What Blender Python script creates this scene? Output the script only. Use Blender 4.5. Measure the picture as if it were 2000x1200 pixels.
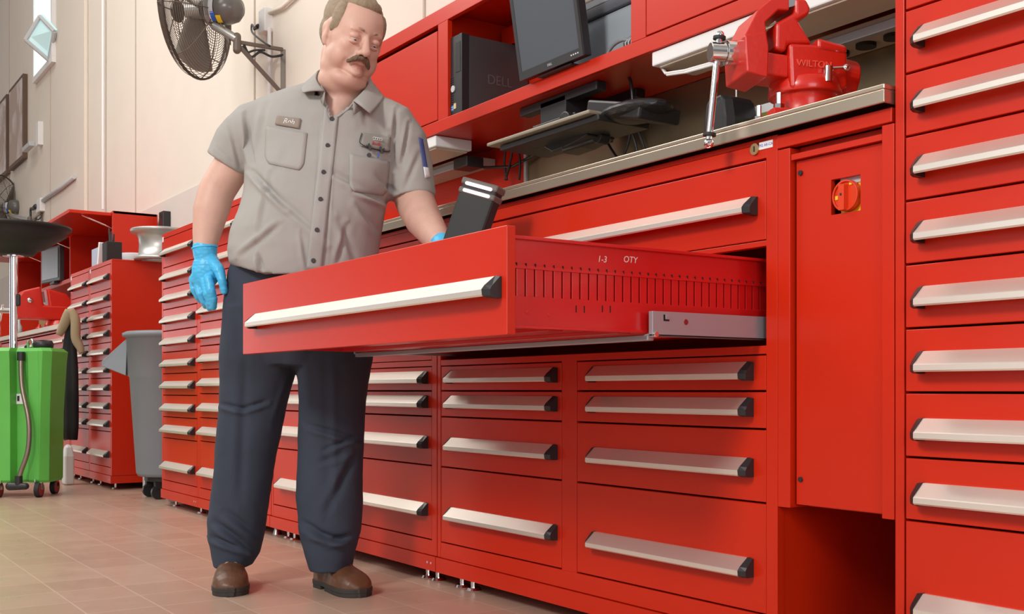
import bpy, bmesh, math, random
import numpy as np
from mathutils import Vector, Matrix, noise
from mathutils.bvhtree import BVHTree
random.seed(7)
PI = math.pi
for o in list(bpy.data.objects): bpy.data.objects.remove(o)
C = bpy.context.scene.collection

# ------------------------------------------------------------------ camera
CF = 2150.0; HZ = 763.0; CH = 0.625
ANG = math.atan(1455/2150); cc, ss = math.cos(ANG), math.sin(ANG)
cam = bpy.data.cameras.new('camera'); camo = bpy.data.objects.new('camera', cam); C.objects.link(camo)
camo.location = (0, 0, CH)
camo.rotation_euler = (PI/2, 0, math.atan2(cc, ss))
cam.sensor_width = 36; cam.lens = 36*CF/2000; cam.shift_y = (HZ-600)/2000; cam.clip_end = 200
bpy.context.scene.camera = camo
def ray(px, py):
    t = (px-1000)/CF; v = (HZ-py)/CF
    return (-cc+ss*t, ss+cc*t, v)
def onY(px, py, Y):
    r = ray(px, py); k = Y/r[1]; return Vector((r[0]*k, Y, CH+r[2]*k))
def onX(px, py, X):
    r = ray(px, py); k = X/r[0]; return Vector((X, r[1]*k, CH+r[2]*k))
def atd(px, py, d):
    r = ray(px, py); return Vector((r[0]*d, r[1]*d, CH+r[2]*d))
def proj(p):
    d = -cc*p[0]+ss*p[1]; u = ss*p[0]+cc*p[1]
    return 1000+CF*u/d, HZ-CF*(p[2]-CH)/d
FW = Vector((-cc, ss, 0)); RT = Vector((ss, cc, 0)); UP = Vector((0, 0, 1))

# ------------------------------------------------------------------ world and lights
sc = bpy.context.scene
sc.view_settings.view_transform = 'Standard'; sc.view_settings.look = 'None'
sc.view_settings.gamma = 1; sc.view_settings.use_curve_mapping = False
sc.view_settings.exposure = -0.47
w = bpy.data.worlds.new('world'); sc.world = w; w.use_nodes = True
nt = w.node_tree; nt.nodes.clear()
tc = nt.nodes.new('ShaderNodeTexCoord'); sp = nt.nodes.new('ShaderNodeSeparateXYZ')
cr = nt.nodes.new('ShaderNodeValToRGB'); bg = nt.nodes.new('ShaderNodeBackground'); wo = nt.nodes.new('ShaderNodeOutputWorld')
nt.links.new(tc.outputs['Generated'], sp.inputs[0]); nt.links.new(sp.outputs['Z'], cr.inputs[0])
cr.color_ramp.elements[0].position = 0.0; cr.color_ramp.elements[0].color = (.16, .14, .13, 1)
cr.color_ramp.elements[1].position = 0.55; cr.color_ramp.elements[1].color = (1.0, .97, .93, 1)
e = cr.color_ramp.elements.new(.10); e.color = (.42, .41, .40, 1)
nt.links.new(cr.outputs[0], bg.inputs[0]); bg.inputs[1].default_value = 0.62; nt.links.new(bg.outputs[0], wo.inputs[0])
def area(name, loc, target, sx, sy, power, col=(1, 1, 1)):
    l = bpy.data.lights.new(name, 'AREA'); l.shape = 'RECTANGLE'; l.size = sx; l.size_y = sy; l.energy = power; l.color = col
    o = bpy.data.objects.new(name, l); C.objects.link(o); o.location = loc
    d = Vector(target)-Vector(loc); o.rotation_euler = d.to_track_quat('-Z', 'Y').to_euler(); return o
area('ceiling_light_near', (-1.0, -3.0, 3.7), (-2.4, 1.8, .6), 1.0, 1.0, 250, (1, .96, .9))
area('ceiling_light_far', (-7.0, -.8, 4.8), (-7.2, 2.0, .8), 5.0, 1.6, 240, (1, .95, .88))
area('bay_door_daylight', (-3.2, -5.2, 2.3), (-3.4, 1.8, 1.0), 5.0, 3.6, 70, (.95, .98, 1))
area('added_side_fill', (3.2, -.6, 1.9), (-1.7, 1.5, .85), 2.2, 2.0, 110, (.92, .96, 1))  # added fill that brightens the open drawer's side, not an existing opening
area('wall_washer', (-9.5, .6, 7.2), (-9.8, 2.45, 2.5), 7.0, .5, 120, (1, .93, .84))

# ------------------------------------------------------------------ materials
MATS = {}
def mat(name, col, rough=.5, metal=0, coat=0, bump=0, bscale=50, var=0, vscale=4, sss=0, aniso=0, emit=None, estr=1, spec=.5, alpha=1, trans=0):
    if name in MATS: return MATS[name]
    m = bpy.data.materials.new(name); m.use_nodes = True; n = m.node_tree
    b = n.nodes['Principled BSDF']
    b.inputs['Base Color'].default_value = (*col, 1); b.inputs['Roughness'].default_value = rough
    b.inputs['Metallic'].default_value = metal; b.inputs['Coat Weight'].default_value = coat; b.inputs['Coat Roughness'].default_value = .12
    b.inputs['Specular IOR Level'].default_value = spec
    if trans: b.inputs['Transmission Weight'].default_value = trans
    if sss:
        b.inputs['Subsurface Weight'].default_value = sss; b.inputs['Subsurface Radius'].default_value = (.012, .004, .002); b.inputs['Subsurface Scale'].default_value = 1
    if emit: b.inputs['Emission Color'].default_value = (*emit, 1); b.inputs['Emission Strength'].default_value = estr
    co = n.nodes.new('ShaderNodeTexCoord')
    nz = n.nodes.new('ShaderNodeTexNoise'); nz.inputs['Scale'].default_value = vscale; nz.inputs['Detail'].default_value = 5
    n.links.new(co.outputs['Object'], nz.inputs['Vector'])
    mx = n.nodes.new('ShaderNodeMix'); mx.data_type = 'RGBA'
    v = var if var else .04
    mx.inputs[6].default_value = (*[c*(1-v) for c in col], 1); mx.inputs[7].default_value = (*[min(1, c*(1+v)) for c in col], 1)
    n.links.new(nz.outputs['Fac'], mx.inputs[0]); n.links.new(mx.outputs[2], b.inputs['Base Color'])
    if bump:
        n2 = n.nodes.new('ShaderNodeTexNoise'); n2.inputs['Scale'].default_value = bscale; n2.inputs['Detail'].default_value = 3
        n.links.new(co.outputs['Object'], n2.inputs['Vector'])
        bp = n.nodes.new('ShaderNodeBump'); bp.inputs['Strength'].default_value = bump; bp.inputs['Distance'].default_value = .002
        n.links.new(n2.outputs['Fac'], bp.inputs['Height']); n.links.new(bp.outputs[0], b.inputs['Normal'])
    MATS[name] = m; return m
RED = mat('red_enamel', (.58, .019, .002), .36, coat=.10, bump=.05, bscale=14, spec=.38)
REDI = mat('red_drawer_inside', (.60, .008, .008), .28, coat=.4)
VRED = mat('vise_red', (.62, .014, .004), .35, coat=.35, bump=.25, bscale=60)
ALU = mat('brushed_aluminium', (.92, .86, .78), .38, metal=.75, bump=.03, bscale=200)
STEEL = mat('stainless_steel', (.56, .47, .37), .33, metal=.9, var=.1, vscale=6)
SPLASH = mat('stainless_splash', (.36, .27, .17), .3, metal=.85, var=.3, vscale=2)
CHROME = mat('chrome', (.82, .82, .84), .12, metal=1)
ZINC = mat('zinc_rail', (.42, .45, .50), .42, metal=.6)
BLK = mat('black_plastic', (.022, .022, .024), .38)
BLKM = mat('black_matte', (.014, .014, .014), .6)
DARK = mat('dark_gap', (.01, .004, .004), .9)
GRY = mat('grey_plastic', (.23, .26, .29), .5, bump=.1, var=.12)
LGRY = mat('light_grey', (.55, .57, .60), .45)
WHT = mat('white_enamel', (.82, .82, .82), .4)
WALL = mat('cream_wall', (.76, .69, .61), .8, bump=.02)
WALL2 = mat('block_wall', (.66, .60, .56), .85, bump=.05)
GREEN = mat('green_plastic', (.12, .50, .08), .42, bump=.2, bscale=20, var=.25, vscale=3)
YEL = mat('yellow_plastic', (.85, .62, .02), .4)
BLUE = mat('blue_print', (.03, .14, .6), .5)
PAPER = mat('paper', (.85, .85, .86), .8)
SCREEN = mat('monitor_screen', (.10, .115, .135), .28)
SHIRT = mat('shirt_cloth', (.40, .385, .365), .9, bump=.35, bscale=700, var=.06, vscale=5, spec=.2)
TROU = mat('trouser_cloth', (.042, .053, .078), .85, bump=.3, bscale=600, var=.18, vscale=6, spec=.3)
SKIN = mat('skin', (.66, .40, .32), .5, sss=.12, var=.16, vscale=22, bump=.12, bscale=160)
LIP = mat('lip_skin', (.56, .26, .21), .5, sss=.1)
HAIR = mat('hair', (.32, .24, .16), .65, bump=1.0, bscale=420, var=.35, vscale=90)
MOUS = mat('moustache_hair', (.17, .11, .07), .8, bump=.8, bscale=300, var=.3, vscale=120)
GLOVE = mat('nitrile_glove', (.07, .50, .86), .4, bump=.5, bscale=45, sss=.03, var=.08, vscale=30)
LEATH = mat('brown_leather', (.125, .052, .026), .42, bump=.5, bscale=60, var=.4, vscale=12)
SOLE = mat('shoe_sole', (.035, .03, .026), .7, var=.3, vscale=20)
BTN = mat('button', (.05, .045, .05), .4)
TAN = mat('tan_cloth', (.42, .32, .2), .9, bump=.4, bscale=80)
WIRE = mat('fan_wire', (.16, .13, .11), .5, metal=.4)
CAST = mat('cast_aluminium', (.52, .52, .5), .38, metal=.6, var=.1)
GLASS = mat('window_daylight_glass', (.75, .95, .97), .1, emit=(.85, 1, 1), estr=1.1)
TUBE = mat('lit_tube', (1, .85, .88), .4, emit=(1, .80, .84), estr=1.6)
REDLED = mat('red_led', (1, .05, .02), .4, emit=(1, .03, .01), estr=1.2)
FLUO = mat('light_diffuser', (.9, .93, .96), .4, emit=(1, 1, 1), estr=.35)
def floor_mat():
    m = bpy.data.materials.new('quarry_tile'); m.use_nodes = True; n = m.node_tree; b = n.nodes['Principled BSDF']
    co = n.nodes.new('ShaderNodeTexCoord'); mp = n.nodes.new('ShaderNodeMapping')
    mp.inputs['Location'].default_value = (3.415, -.74+.0, 0)
    br = n.nodes.new('ShaderNodeTexBrick'); br.offset = 0; br.inputs['Scale'].default_value = 1
    br.inputs['Brick Width'].default_value = .2; br.inputs['Row Height'].default_value = .2
    br.inputs['Mortar Size'].default_value = .003; br.inputs['Mortar Smooth'].default_value = .3; br.inputs['Bias'].default_value = 0
    br.inputs['Color1'].default_value = (.47, .32, .245, 1); br.inputs['Color2'].default_value = (.53, .37, .29, 1); br.inputs['Mortar'].default_value = (.60, .46, .37, 1)
    nz = n.nodes.new('ShaderNodeTexNoise'); nz.inputs['Scale'].default_value = 1.3; nz.inputs['Detail'].default_value = 6
    mx = n.nodes.new('ShaderNodeMix'); mx.data_type = 'RGBA'; mx.blend_type = 'MULTIPLY'; mx.inputs[0].default_value = .45
    rp = n.nodes.new('ShaderNodeValToRGB'); rp.color_ramp.elements[0].color = (.75, .74, .70, 1); rp.color_ramp.elements[1].color = (1.1, 1.05, 1, 1)
    n.links.new(co.outputs['Object'], mp.inputs[0]); n.links.new(mp.outputs[0], br.inputs[0]); n.links.new(co.outputs['Object'], nz.inputs[0])
    n.links.new(nz.outputs['Fac'], rp.inputs[0]); n.links.new(br.outputs['Color'], mx.inputs[6]); n.links.new(rp.outputs[0], mx.inputs[7])
    n.links.new(mx.outputs[2], b.inputs['Base Color'])
    n3 = n.nodes.new('ShaderNodeTexNoise'); n3.inputs['Scale'].default_value = 9
    r2 = n.nodes.new('ShaderNodeMapRange'); r2.inputs[3].default_value = .22; r2.inputs[4].default_value = .42
    n.links.new(co.outputs['Object'], n3.inputs[0]); n.links.new(n3.outputs['Fac'], r2.inputs[0]); n.links.new(r2.outputs[0], b.inputs['Roughness'])
    bp = n.nodes.new('ShaderNodeBump'); bp.inputs['Strength'].default_value = .15; bp.inputs['Distance'].default_value = .002; bp.invert = True
    n.links.new(br.outputs['Fac'], bp.inputs['Height']); n.links.new(bp.outputs[0], b.inputs['Normal'])
    return m
FLOOR = floor_mat()

# ------------------------------------------------------------------ mesh helpers
class MB:
    def __init__(s): s.bm = bmesh.new(); s.mats = []
    def mi(s, m):
        if m not in s.mats: s.mats.append(m)
        return s.mats.index(m)
    def _set(s, vs, m):
        i = s.mi(m)
        fs = set()
        for v in vs:
            for f in v.link_faces: fs.add(f)
        for f in fs: f.material_index = i
        return fs
    def box(s, x0, x1, y0, y1, z0, z1, m, rot=None, piv=None):
        r = bmesh.ops.create_cube(s.bm, size=1)['verts']
        for v in r: v.co = Vector((x0+(v.co.x+.5)*(x1-x0), y0+(v.co.y+.5)*(y1-y0), z0+(v.co.z+.5)*(z1-z0)))
        if rot is not None:
            p = Vector(piv) if piv is not None else Vector(((x0+x1)/2, (y0+y1)/2, (z0+z1)/2))
            for v in r: v.co = rot @ (v.co-p) + p
        s._set(r, m); return s
    def obox(s, c, ax, ay, az, m):
        c = Vector(c); r = bmesh.ops.create_cube(s.bm, size=1)['verts']
        for v in r: v.co = c+Vector(ax)*v.co.x+Vector(ay)*v.co.y+Vector(az)*v.co.z
        f = s._set(r, m); bmesh.ops.recalc_face_normals(s.bm, faces=list(f)); return s
    def cyl(s, p0, p1, r0, m, r1=None, n=20):
        p0 = Vector(p0); p1 = Vector(p1); r1 = r0 if r1 is None else r1
        d = p1-p0; L = d.length
        r = bmesh.ops.create_cone(s.bm, cap_ends=True, segments=n, radius1=r0, radius2=r1, depth=L)['verts']
        M = Matrix.Translation((p0+p1)/2) @ d.to_track_quat('Z', 'Y').to_matrix().to_4x4()
        for v in r: v.co = M @ v.co
        s._set(r, m); return s
    def ell(s, c, rx, ry, rz, m, M=None, sub=3):
        r = bmesh.ops.create_icosphere(s.bm, subdivisions=sub, radius=1)['verts']
        for v in r:
            q = Vector((v.co.x*rx, v.co.y*ry, v.co.z*rz))
            v.co = (M @ q if M is not None else q)+Vector(c)
        s._set(r, m); return s
    def cap(s, p0, p1, r0, r1, m, n=32):
        s.cyl(p0, p1, r0, m, r1, n); s.ell(p0, r0, r0, r0, m, sub=3); s.ell(p1, r1, r1, r1, m, sub=3); return s
    def chain(s, pts, rs, m):
        for i in range(len(pts)-1): s.cap(pts[i], pts[i+1], rs[i], rs[i+1], m)
        return s
    def tube(s, pts, r, m, n=8, closed=False):
        pts = [Vector(p) for p in pts]; N = len(pts); rings = []
        prev = None
        for i, p in enumerate(pts):
            a = pts[(i-1) % N] if (i > 0 or closed) else p; b = pts[(i+1) % N] if (i < N-1 or closed) else p
            t = (b-a).normalized()
            if prev is None:
                up = Vector((0, 0, 1)) if abs(t.z) < .9 else Vector((1, 0, 0))
                x = t.cross(up).normalized()
            else: x = (prev-t*prev.dot(t)).normalized()
            prev = x; y = t.cross(x)
            rr = r[i] if isinstance(r, (list, tuple)) else r
            rings.append([s.bm.verts.new(p+x*math.cos(2*PI*k/n)*rr+y*math.sin(2*PI*k/n)*rr) for k in range(n)])
        i_ = s.mi(m)
        for i in range(N if closed else N-1):
            A = rings[i]; B = rings[(i+1) % N]
            for k in range(n):
                f = s.bm.faces.new((A[k], A[(k+1) % n], B[(k+1) % n], B[k])); f.material_index = i_; f.smooth = True
        if not closed:
            for R_, fl in ((rings[0], True), (rings[-1], False)):
                f = s.bm.faces.new(R_[::-1] if fl else R_); f.material_index = i_
        return s
    def loft(s, rings, m, caps=True, smooth=True):
        """rings: list of lists of points, all the same length"""
        i_ = s.mi(m); V = [[s.bm.verts.new(p) for p in r] for r in rings]; n = len(V[0]); fs = []
        for i in range(len(V)-1):
            for k in range(n):
                f = s.bm.faces.new((V[i][k], V[i][(k+1) % n], V[i+1][(k+1) % n], V[i+1][k])); fs.append(f)
        if caps: fs.append(s.bm.faces.new(V[0][::-1])); fs.append(s.bm.faces.new(V[-1]))
        for f in fs: f.material_index = i_; f.smooth = smooth
        bmesh.ops.recalc_face_normals(s.bm, faces=fs); return s
    def prism(s, prof, a, b, m, fn):
        """profile of (p,q) pairs swept from a to b; fn(t,p,q)->point"""
        return s.loft([[fn(a, p, q) for p, q in prof], [fn(b, p, q) for p, q in prof]], m, smooth=False)
    def lathe(s, prof, M, m, n=32, mats=None):
        """prof (r,z) list"""
        rings = []
        for r, z in prof:
            rings.append([s.bm.verts.new(M @ Vector((r*math.cos(2*PI*k/n), r*math.sin(2*PI*k/n), z))) for k in range(n)])
        i_ = s.mi(m); fs = []
        for i in range(len(rings)-1):
            for k in range(n):
                f = s.bm.faces.new((rings[i][k], rings[i][(k+1) % n], rings[i+1][(k+1) % n], rings[i+1][k])); f.smooth = True; f.material_index = i_; fs.append(f)
        return s
    def build(s, name, parent=None, bevel=0, smooth=False, label=None, cat=None, group=None, kind=None, seg=2):
        me = bpy.data.meshes.new(name); s.bm.to_mesh(me); s.bm.free()
        for m in s.mats: me.materials.append(m)
        if smooth:
            for p in me.polygons: p.use_smooth = True
        o = bpy.data.objects.new(name, me); C.objects.link(o)
        if bevel:
            b = o.modifiers.new('bevel', 'BEVEL'); b.width = bevel; b.segments = seg; b.limit_method = 'ANGLE'; b.angle_limit = math.radians(40); b.harden_normals = False
        if parent is not None:
            o.parent = parent; o.matrix_parent_inverse = Matrix.Translation(-parent.location)
        tag(o, label, cat, group, kind); return o
def tag(o, label=None, cat=None, group=None, kind=None):
    if label: o['label'] = label
    if cat: o['category'] = cat
    if group: o['group'] = group
    if kind: o['kind'] = kind
    return o
def thing(name, label, cat, loc=(0, 0, 0), group=None):
    o = bpy.data.objects.new(name, None); o.empty_display_size = .05; C.objects.link(o); o.location = loc
    return tag(o, label, cat, group)
def text(name, body, size, M, m, parent, depth=.0006, shear=0, align='CENTER'):
    cu = bpy.data.curves.new(name, 'FONT'); cu.body = body; cu.size = size; cu.extrude = depth; cu.align_x = align; cu.align_y = 'CENTER'; cu.shear = shear
    t = bpy.data.objects.new(name+'_tmp', cu); C.objects.link(t)
    dg = bpy.context.evaluated_depsgraph_get(); me = bpy.data.meshes.new_from_object(t.evaluated_get(dg))
    bpy.data.objects.remove(t); me.transform(M); me.materials.clear(); me.materials.append(m)
    o = bpy.data.objects.new(name, me); C.objects.link(o)
    if parent is not None: o.parent = parent; o.matrix_parent_inverse = Matrix.Translation(-parent.location)
    return o
def frame(c, x, y):
    x = Vector(x).normalized(); y = Vector(y); z = x.cross(y).normalized(); y = z.cross(x)
    M = Matrix((x, y, z)).transposed().to_4x4(); M.translation = Vector(c); return M
def remesh(mb, name, voxel, smooth_it=4, mats=None, parent=None, fac=.5):
    o = mb.build(name+'_tmp')
    r = o.modifiers.new('r', 'REMESH'); r.mode = 'VOXEL'; r.voxel_size = voxel; r.use_smooth_shade = True
    if smooth_it: s_ = o.modifiers.new('s', 'SMOOTH'); s_.factor = fac; s_.iterations = smooth_it
    dg = bpy.context.evaluated_depsgraph_get(); me = bpy.data.meshes.new_from_object(o.evaluated_get(dg))
    bpy.data.objects.remove(o); me.name = name
    me.materials.clear()
    for m in (mats or []): me.materials.append(m)
    for p in me.polygons: p.use_smooth = True; p.material_index = 0
    ob = bpy.data.objects.new(name, me); C.objects.link(ob)
    if parent is not None: ob.parent = parent; ob.matrix_parent_inverse = Matrix.Translation(-parent.location)
    return ob

# ------------------------------------------------------------------ the place
FY = 1.785; YB = 2.38; YO = 2.08; YW = 2.45
MB().box(-24, 4, -8, 3.2, -.1, 0, FLOOR).build('floor', kind='structure')
def wall():
    m = MB(); m.box(-24, 4, YW, YW+.2, 2.03, 8.2, WALL)
    return m.build('wall_back', kind='structure')
wall()
MB().box(-24, 4, YW-.012, YW+.2, 0, 2.03, WALL2).build('wall_back_lower', kind='structure')
MB().box(-24.2, -24, -8, 3.2, 0, 8.2, WALL).build('wall_left', kind='structure')
MB().box(-24.0, -23.95, -6.8, -3.0, 0.02, 3.4, mat('open_bay_daylight', (.9, .9, .95), .5, emit=(.95, .96, 1), estr=4)).build('door_1', kind='structure')
SEAM = mat('wall_seam', (.52, .44, .37), .9)
k = 1
for x in (-17.3, -15.9, -14.55, -12.2, -9.0, -6.4, -5.1, -4.32):
    MB().box(x-.008, x+.008, YW-.006, YW+.01, 2.04, 8.2, SEAM).build('trim_%d' % k, kind='structure'); k += 1
MB().box(-10.62, -10.58, YW-.035, YW, 2.04, 8.2, WALL).build('trim_%d' % k, kind='structure', bevel=.01); k += 1
# conduit pipe up the wall
MB().cyl((-9.92, YW-.03, 2.2), (-9.92, YW-.03, 8.1), .013, WHT).build('conduit_pipe', label='thin vertical conduit pipe running up the cream wall left of the large fan', cat='pipe')
# window with an opened sash
wn = MB(); x0, x1 = onY(73, 60, YW).x, onY(107, 60, YW).x
wn.box(x0, x1, YW-.02, YW+.02, 4.05, 8.0, GLASS); W = wn.build('window_1', kind='structure')
fr = MB()
for (a, b, c_, d_) in ((x0-.05, x0, 4.051, 8.05), (x1, x1+.05, 4.051, 8.05)): fr.box(a, b, YW-.04, YW+.02, c_, d_, WHT)
fr.box(x0-.05, x1+.05, YW-.04, YW+.02, 3.99, 4.05, WHT); fr.build('window_frame', W)
pB = [atd(50, 78, 11.3), atd(96, 118, 11.4), atd(106, 62, 11.2), atd(78, 32, 11.3)]
sa = MB(); sa.loft([[p for p in pB], [p+Vector((0, .03, .03)) for p in pB]], mat('sash_glass', (.55, .78, .80), .15, emit=(.6, .85, .87), estr=.35), smooth=False)
for i in range(4): sa.cyl(pB[i], pB[(i+1) % 4], .022, LGRY, n=8)
sa.build('window_sash', W)

# ------------------------------------------------------------------ drawer cabinets
HP = [(0, .036), (-.006, .036), (-.034, .012), (-.036, .010), (-.036, .0), (-.033, -.003), (-.029, 0), (-.028, .008), (-.004, .028), (0, .028)]
def handle(x0, x1, zb, yf, parent):
    """angled aluminium pull with a black end cap at each end; zb is the bottom of its lip"""
    e = .014
    m = MB(); m.prism(HP, x0+e, x1-e, ALU, lambda t, p, q: Vector((t, yf+p, zb+q)))
    h = m.build('handle', parent)
    cp = [(0, .037), (-.006, .037), (-.030, .018), (-.0365, .010), (-.035, -.002), (-.024, -.006), (0, -.006)]
    for a, b, t0, t1 in ((x0, x0+e, .0, .6), (x1-e, x1, .6, 0)):
        c_ = MB()
        def fn(t, p, q): return Vector((t, yf+p, zb+q))
        mid = a if t0 == 0 else b
        out = [(p*.72, q*.93) for p, q in cp]
        rr = [[fn(a, *pq) for pq in (out if t0 == 0 else cp)], [fn(b, *pq) for pq in (cp if t0 == 0 else out)]]
        c_.loft(rr, BLK, smooth=False); c_.build('handle_end_cap', parent)
def drawer(x0, x1, z0, z1, hb, parent, hx=None, yf=FY, ext=0, inset=.055):
    g = .0022; y = yf-ext
    m = MB(); m.box(x0+g, x1-g, y, y+.022, z0+g, z1-g, RED)
    d = m.build('drawer', parent, bevel=.0015)
    a, b = hx if hx else (x0+inset, x1-inset)
    handle(a, b, hb, y, d); return d
def carcass(X0, X1, zt, parent, stiles=(), fw=.022, base=True, opens=(), z0=.041, feet=True):
    m = MB(); t = .02
    for a, b in ((X0, X0+t), (X1-t, X1)): m.box(a, b, FY+.0005, YB, .09, zt-.0121, RED)
    m.box(X0, X1, FY+.002, YB, zt-.012, zt, RED); m.box(X0+t, X1-t, YB-.01, YB, .09, zt-.012, RED)
    m.box(X0+t, X1-t, FY+.03, YB-.01, .09, .105, RED)
    b_ = m.build('cabinet_body', parent, bevel=.0015)
    # dark lining just behind the drawer fronts, seen through the seams
    m = MB(); m.box(X0, X1, FY-.006, YB-.02, z0, .088, RED)
    if base:
        for s_ in (.006, .03): m.cyl((X1-.02-s_, FY-.0065, .066), (X1-.02-s_, FY-.0075, .066), .004, LGRY, n=8)
    m.build('base_plinth', parent, bevel=.002)
    if feet:
        for x in (X0+.1, X1-.1):
            for y in (FY+.05, YB-.06):
                m = MB(); m.cyl((x, y, 0), (x, y, .008), .024, CHROME, r1=.02); m.cyl((x, y, .008), (x, y, .042), .008, CHROME); m.build('levelling_foot', parent)
    return b_
SE = [1.51, 1.344, 1.224, 1.105, .983, .863, .742, .621, .499, .38, .14]
HB = [1.41, 1.27, 1.149, 1.028, .905, .783, .662, .537, .417, .211]
def tall_cab(X0, X1, label, scale=1.0, group=None, name='drawer_cabinet', lab_tag=True, nb=None):
    f = lambda z: z if z < .15 else .14+(z-.14)*scale
    t = thing(name, label, 'cabinet', ((X0+X1)/2, FY+.3, 0), group)
    zt = f(1.54); carcass(X0, X1, zt, t)
    m = MB(); fr_ = .022
    m.box(X0+.02, X1-.02, FY, FY+.02, f(1.512), zt-.012, RED); m.build('header_rail', t, bevel=.001)
    m = MB(); m.box(X0+.02, X1-.02, FY, FY+.02, .09, .138, RED); m.build('bottom_rail', t, bevel=.001)
    if lab_tag:
        m = MB(); m.box(X0+.012, X0+.035, FY-.0015, FY, zt-.045, zt-.018, WHT); m.build('label_sticker', t)
    for i in range(10):
        drawer(X0+.022, X1-.022, f(SE[i+1]), f(SE[i]), f(HB[i]), t, inset=.03)
    return t
tall_cab(-1.332, -.68, 'tall red ten-drawer cabinet at the right edge, nearest the camera')
tall_cab(-6.049, -5.432, 'tall red ten-drawer cabinet beside the grey bin, its full column of short handles showing', .955)
tall_cab(-5.430, -4.812, 'tall red drawer cabinet behind the hanging blue gloved hand', .975)
tall_cab(-8.228, -7.672, 'tall red drawer cabinet partly covered by the hanging black jacket', .935)
tall_cab(-7.670, -7.106, 'tall red drawer cabinet left of the grey bin, plain side panel showing', .935)
tall_cab(-11.62, -11.05, 'far red drawer cabinet behind the drain funnel pole with papers on top', .86)

def bench_cab(X0, X1, label, split, open_):
    t = thing('bench_drawer_cabinet', label, 'cabinet', ((X0+X1)/2, FY+.3, 0))
    zt = 1.172; carcass(X0, X1, zt, t, feet=False)
    nx = 2 if split else 2
    for x in (X0+.075, X0+.14, X1-.14, X1-.075):
        for y in (FY+.05, YB-.06):
            m = MB(); m.cyl((x, y, 0), (x, y, .008), .026, CHROME, r1=.021); m.cyl((x, y, .008), (x, y, .042), .009, CHROME); m.build('levelling_foot', t)
    m = MB(); a, b = X0+.022, X1-.03
    m.box(a, b, FY, FY+.02, 1.127, zt-.013, RED); m.box(a, b, FY, FY+.02, .937, .949, RED); m.box(a, b, FY, FY+.02, .704, .722, RED)
    m.box(a, b, FY, FY+.02, .09, .138, RED); m.box(X1-.031, X1+.0008, FY-.0004, FY+.02, .0905, zt-.0005, RED)
    if split: m.box(-2.397, -2.331, FY, FY+.02, .138, .706, RED)
    m.build('face_frame', t, bevel=.001)
    zz = [.703, .6235, .541, .381, .14]; hb = [.652, .573, .441, .222]
    for i in range(4):
        if split:
            drawer(X0+.023, -2.397, zz[i+1], zz[i], hb[i], t, hx=(-2.985, -2.415)); drawer(-2.331, X1-.03, zz[i+1], zz[i], hb[i], t, hx=(-2.262, -1.695))
        else: drawer(X0+.023, X1-.03, zz[i+1], zz[i], hb[i], t, hx=(X0+.1, X1-.055))
    drawer(X0+.023, X1-.03, .949, 1.124, 1.012, t, hx=(X0+.08, X1-.055))
    if not open_: drawer(X0+.023, X1-.03, .722, .935, .80, t, hx=(X0+.08, X1-.055))
    return t
bench_cab(-4.473, -3.070, 'red bench cabinet of full-width drawers seen between and beside the legs', False, False)
BC = bench_cab(-3.066, -1.628, 'red bench cabinet with two lower columns of drawers and one wide drawer pulled out', True, True)
# lock and sticker of the bench header
m = MB(); c_ = onY(1476, 292, FY); m.cyl((c_.x, FY-.005, c_.z), (c_.x, FY, c_.z), .0125, mat('brass', (.7, .5, .25), .3, metal=1)); m.box(c_.x-.002, c_.x+.002, FY-.0055, FY-.005, c_.z-.006, c_.z+.006, BLK); LK = m.build('lock', BC)
m = MB(); m.box(c_.x+.012, c_.x+.05, FY-.002, FY, c_.z-.004, c_.z+.012, PAPER); m.build('number_sticker', BC)
text('sticker_writing', '792 AR-CA', .0085, frame((c_.x+.031, FY-.0022, c_.z+.004), (1, 0, 0), (0, 0, 1)), BLUE, BC, .0002)

# the pulled out drawer
YD = 1.128; EXT = FY-YD
OD = MB().box(-3.041, -1.684, YD, YD+.02, .728, .930, RED).build('open_drawer', BC, bevel=.0015)
handle(-2.945, -1.700, .802, YD, OD)
m = MB(); XR = -1.700; XL = -3.022; Y0, Y1 = YD+.02, 1.86
# floor and back of the tray, left wall
m.box(XL, XR-.006, Y0, Y1, .748, .753, REDI); m.box(XL, XR, Y1-.004, Y1, .75, .905, REDI); m.box(XL, XL+.004, Y0, Y1, .742, .912, REDI)
for yy in (1.25, 1.42, 1.6): m.box(XL+.02, XR-.02, yy, yy+.035, .740, .748, REDI)
# right wall: top plate, slotted band, lower plate
m.box(XR-.004, XR, Y0, Y1, .858, .912, REDI); m.box(XR-.0035, XR+.010, Y0, Y1, .908, .914, REDI)
m.box(XR-.012, XR-.009, Y0, Y1, .755, .86, REDI)
m.box(XR-.004, XR+.001, Y0, Y1, .794, .802, REDI); m.box(XR-.004, XR+.001, Y0, Y1, .742, .795, REDI); m.box(XR, XR+.012, Y0, 1.46, .741, .746, REDI)
m.box(XR-.004, XR+.002, Y0, Y1, .8535, .8605, REDI)
n_ = 31; yy0, yy1 = Y0+.012, Y1-.03
for i in range(n_):
    a = yy0+(yy1-yy0)*i/n_; b = yy0+(yy1-yy0)*(i+1)/n_
    m.box(XR-.004, XR-.001, a+.0016, b-.0016, .80, .856, REDI)
for i in range(n_+1):
    a = yy0+(yy1-yy0)*i/n_; m.box(XR-.0035, XR+.0025, a-.0012, a+.0012, .858, .8645, DARK)
for (a, q) in ((1.185, .772), (1.235, .770), (1.30, .776), (1.32, .776), (1.365, .779), (1.385, .779)):
    if a < 1.25: m.cyl((XR-.002, a, q), (XR+.0022, a, q), .0045, REDI, n=12)
    else: m.box(XR, XR+.0015, a-.0015, a+.0015, q, q+.014, DARK)
m.build('drawer_tray', OD, bevel=.0008)
m = MB(); xa = -1.686
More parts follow.
